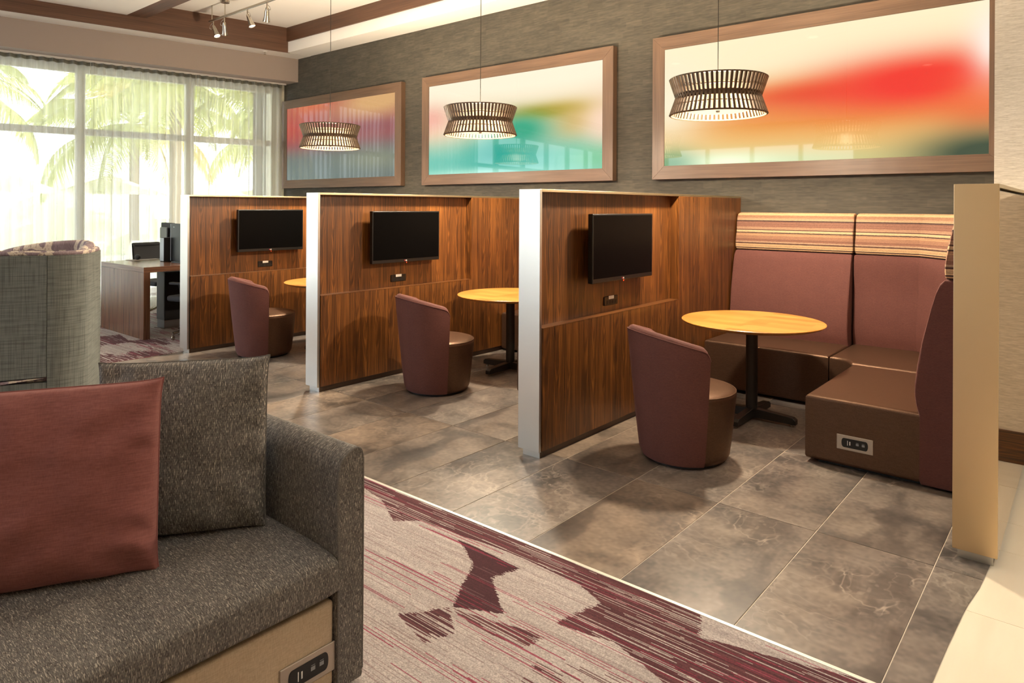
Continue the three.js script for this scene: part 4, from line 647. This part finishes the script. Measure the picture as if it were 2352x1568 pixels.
// ================================================================== THE GARDEN BEYOND THE GLASS
{
  struct('ground', box(-90, -11.55, -0.4, -0.12, -70, 60), mat({ map: T.turf, size: [3, 3], roughness: 1 }), 'sunlit lawn outside the windows');
  struct('path', box(-34, -12.2, -0.12, -0.1, -40, 40), mat({ color: 0xe3e3e3, roughness: 0.9 }), 'pale paved terrace outside the windows');
  const leafM = mat({ color: 0xc3c878, roughness: 0.6, transmission: 0.4, thickness: 0, side: THREE.DoubleSide }), leafY = mat({ color: 0xe0d08a, roughness: 0.6, transmission: 0.4, thickness: 0, side: THREE.DoubleSide }), barkM = mat({ map: T.bark, size: [0.5, 0.6], roughness: 0.95 });
  const frondG = (() => { const L = 2.3, at = (s) => [s * L * (1 - 0.12 * s * s), 0.55 * s * 1.6 - 1.75 * s * s, 0], pos = [], q = rng(5);
    for (let i = 0; i < 58; i++) for (const sd of [-1, 1]) { const s = 0.14 + i / 58 * 0.86, p = at(s), len = (0.78 + 0.12 * q()) * Math.sin(Math.PI * Math.min(0.96, 0.2 + s * 0.76)), w = 0.019, dr = 0.5 + 0.35 * q(); const tip = [p[0] + 0.34 * len, p[1] - dr * len, sd * len * 0.72], m = [p[0] + 0.2 * len, p[1] - 0.06 * len, sd * len * 0.46]; pos.push(p[0] - w, p[1], 0, p[0] + w, p[1], 0, m[0] + w, m[1], m[2], p[0] - w, p[1], 0, m[0] + w, m[1], m[2], m[0] - w, m[1], m[2], m[0] - w, m[1], m[2], m[0] + w, m[1], m[2], ...tip); }
    const lg = new THREE.BufferGeometry(); lg.setAttribute('position', new THREE.Float32BufferAttribute(pos, 3)); lg.computeVertexNormals(); const pts = []; for (let i = 0; i <= 8; i++) pts.push(at(i / 8)); return merge([lg, tube(pts, 0.02, 16, 5)]); })();
  const rr = rng(17);
  const palm = (label, x, z, h, n, s) => {
    const t = thing('palm_tree', label, 'palm tree', [x, -0.12, z], 0, 'palms in the garden'), lean = (rr() - 0.5) * 0.5;
    part('trunk', tube([[0, 0, 0], [lean * 0.3, h * 0.4, lean * 0.2], [lean * 0.8, h * 0.8, lean * 0.4], [lean, h, lean * 0.5]], 0.13, 24, 10), barkM, t);
    for (let i = 0; i < n; i++) { const f = part('frond', frondG, rr() < 0.25 ? leafY : leafM, t); f.position.set(lean, h, lean * 0.5); f.rotation.set(0, i / n * Math.PI * 2 + rr() * 0.5, 0.75 - 1.25 * (i % 3) / 2 + rr() * 0.25); f.scale.setScalar(s * (0.85 + 0.3 * rr())); }
  };
  palm('coconut palm crown filling the bay beside the art wall', -15.6, -9.6, 4.1, 15, 1.0); palm('coconut palm with drooping fronds behind the middle curtain panel', -16.2, -7.2, 4.6, 17, 1.1); palm('smaller palm low behind the outermost curtain panel', -18, -3.4, 4.2, 14, 1.0); palm('tall distant palm between the window mullions', -21, -8.2, 4.0, 16, 1.3); palm('far palm standing deepest in the garden', -24, -14.5, 4.6, 16, 1.4); palm('palm beside the terrace umbrellas', -20, -2.2, 3.8, 15, 1.2);
  const bushM = mat({ color: 0xd0d6b4, roughness: 0.9 });
  [['broad clipped shrub behind the terrace beside the palms', -27, -15, 2.2], ['rounded shrub at the middle of the garden edge', -28, -9, 2.5], ['low rounded shrub behind the umbrellas', -29, -3, 2.3], ['far rounded shrub at the art wall side', -27, -22, 2.6]].forEach(([label, x, z, r], i) => {
    const g = new THREE.IcosahedronGeometry(1, 5), p = g.attributes.position; for (let k = 0; k < p.count; k++) { const a = p.getX(k), b = p.getY(k), c = p.getZ(k), q = 0.78 + 0.45 * nz(20 + a * 5 + b * 3, 20 + c * 5 + b * 4, 256, 256, i); p.setXYZ(k, a * q * r * 1.1, Math.max(-0.2, b * q * r), c * q * r * 1.1); } g.computeVertexNormals();
    const o = single('garden_shrub', g, bushM, label, 'shrub', 'garden shrubs'); o.position.set(x, 0.05, z);
  });
  const um = mat({ color: 0xf7f3ea, roughness: 0.8, transmission: 0.3, thickness: 0, side: THREE.DoubleSide });
  [['white terrace umbrella at the outer edge of the curtains', -19.5, -4.6], ['white terrace umbrella behind the middle curtain', -20.5, -7.4], ['white terrace umbrella beyond the palm trunk', -22.5, -11.0]].forEach(([label, x, z]) => {
    const t = thing('patio_umbrella', label, 'umbrella', [x, -0.1, z], 0, 'white umbrellas on the terrace'); const c = new THREE.ConeGeometry(1.5, 0.55, 8, 1, true); c.translate(0, 2.25, 0); part('canopy', c, um, t); part('pole', cyl(0.025, 0.025, 0.04, 2.55), M.white, t); part('base', cyl(0.25, 0.25, 0, 0.06), M.white, t);
  });
  for (let i = 0; i < 4; i++) { const t = thing('sun_lounger', ['white sun lounger by the terrace, first in the row', 'white sun lounger by the terrace, second in the row', 'white sun lounger by the terrace, third in the row', 'white sun lounger by the terrace, last in the row'][i], 'sun lounger', [-19, -0.1, -6.2 - i * 1.1], 0, 'sun loungers on the terrace'); part('bed', box(-0.9, 0.4, 0.28, 0.34, -0.3, 0.3, 0.02), M.white, t); const b = part('backrest', box(0, 0.7, -0.03, 0.03, -0.3, 0.3, 0.02), M.white, t); b.position.set(0.4, 0.31, 0); b.rotation.z = 0.8; for (const [x, z] of [[-0.8, -0.25], [-0.8, 0.25], [0.3, -0.25], [0.3, 0.25]]) part('leg', box(x - 0.02, x + 0.02, 0, 0.28, z - 0.02, z + 0.02), M.white, t); }
}

renderer.render(scene, camera);
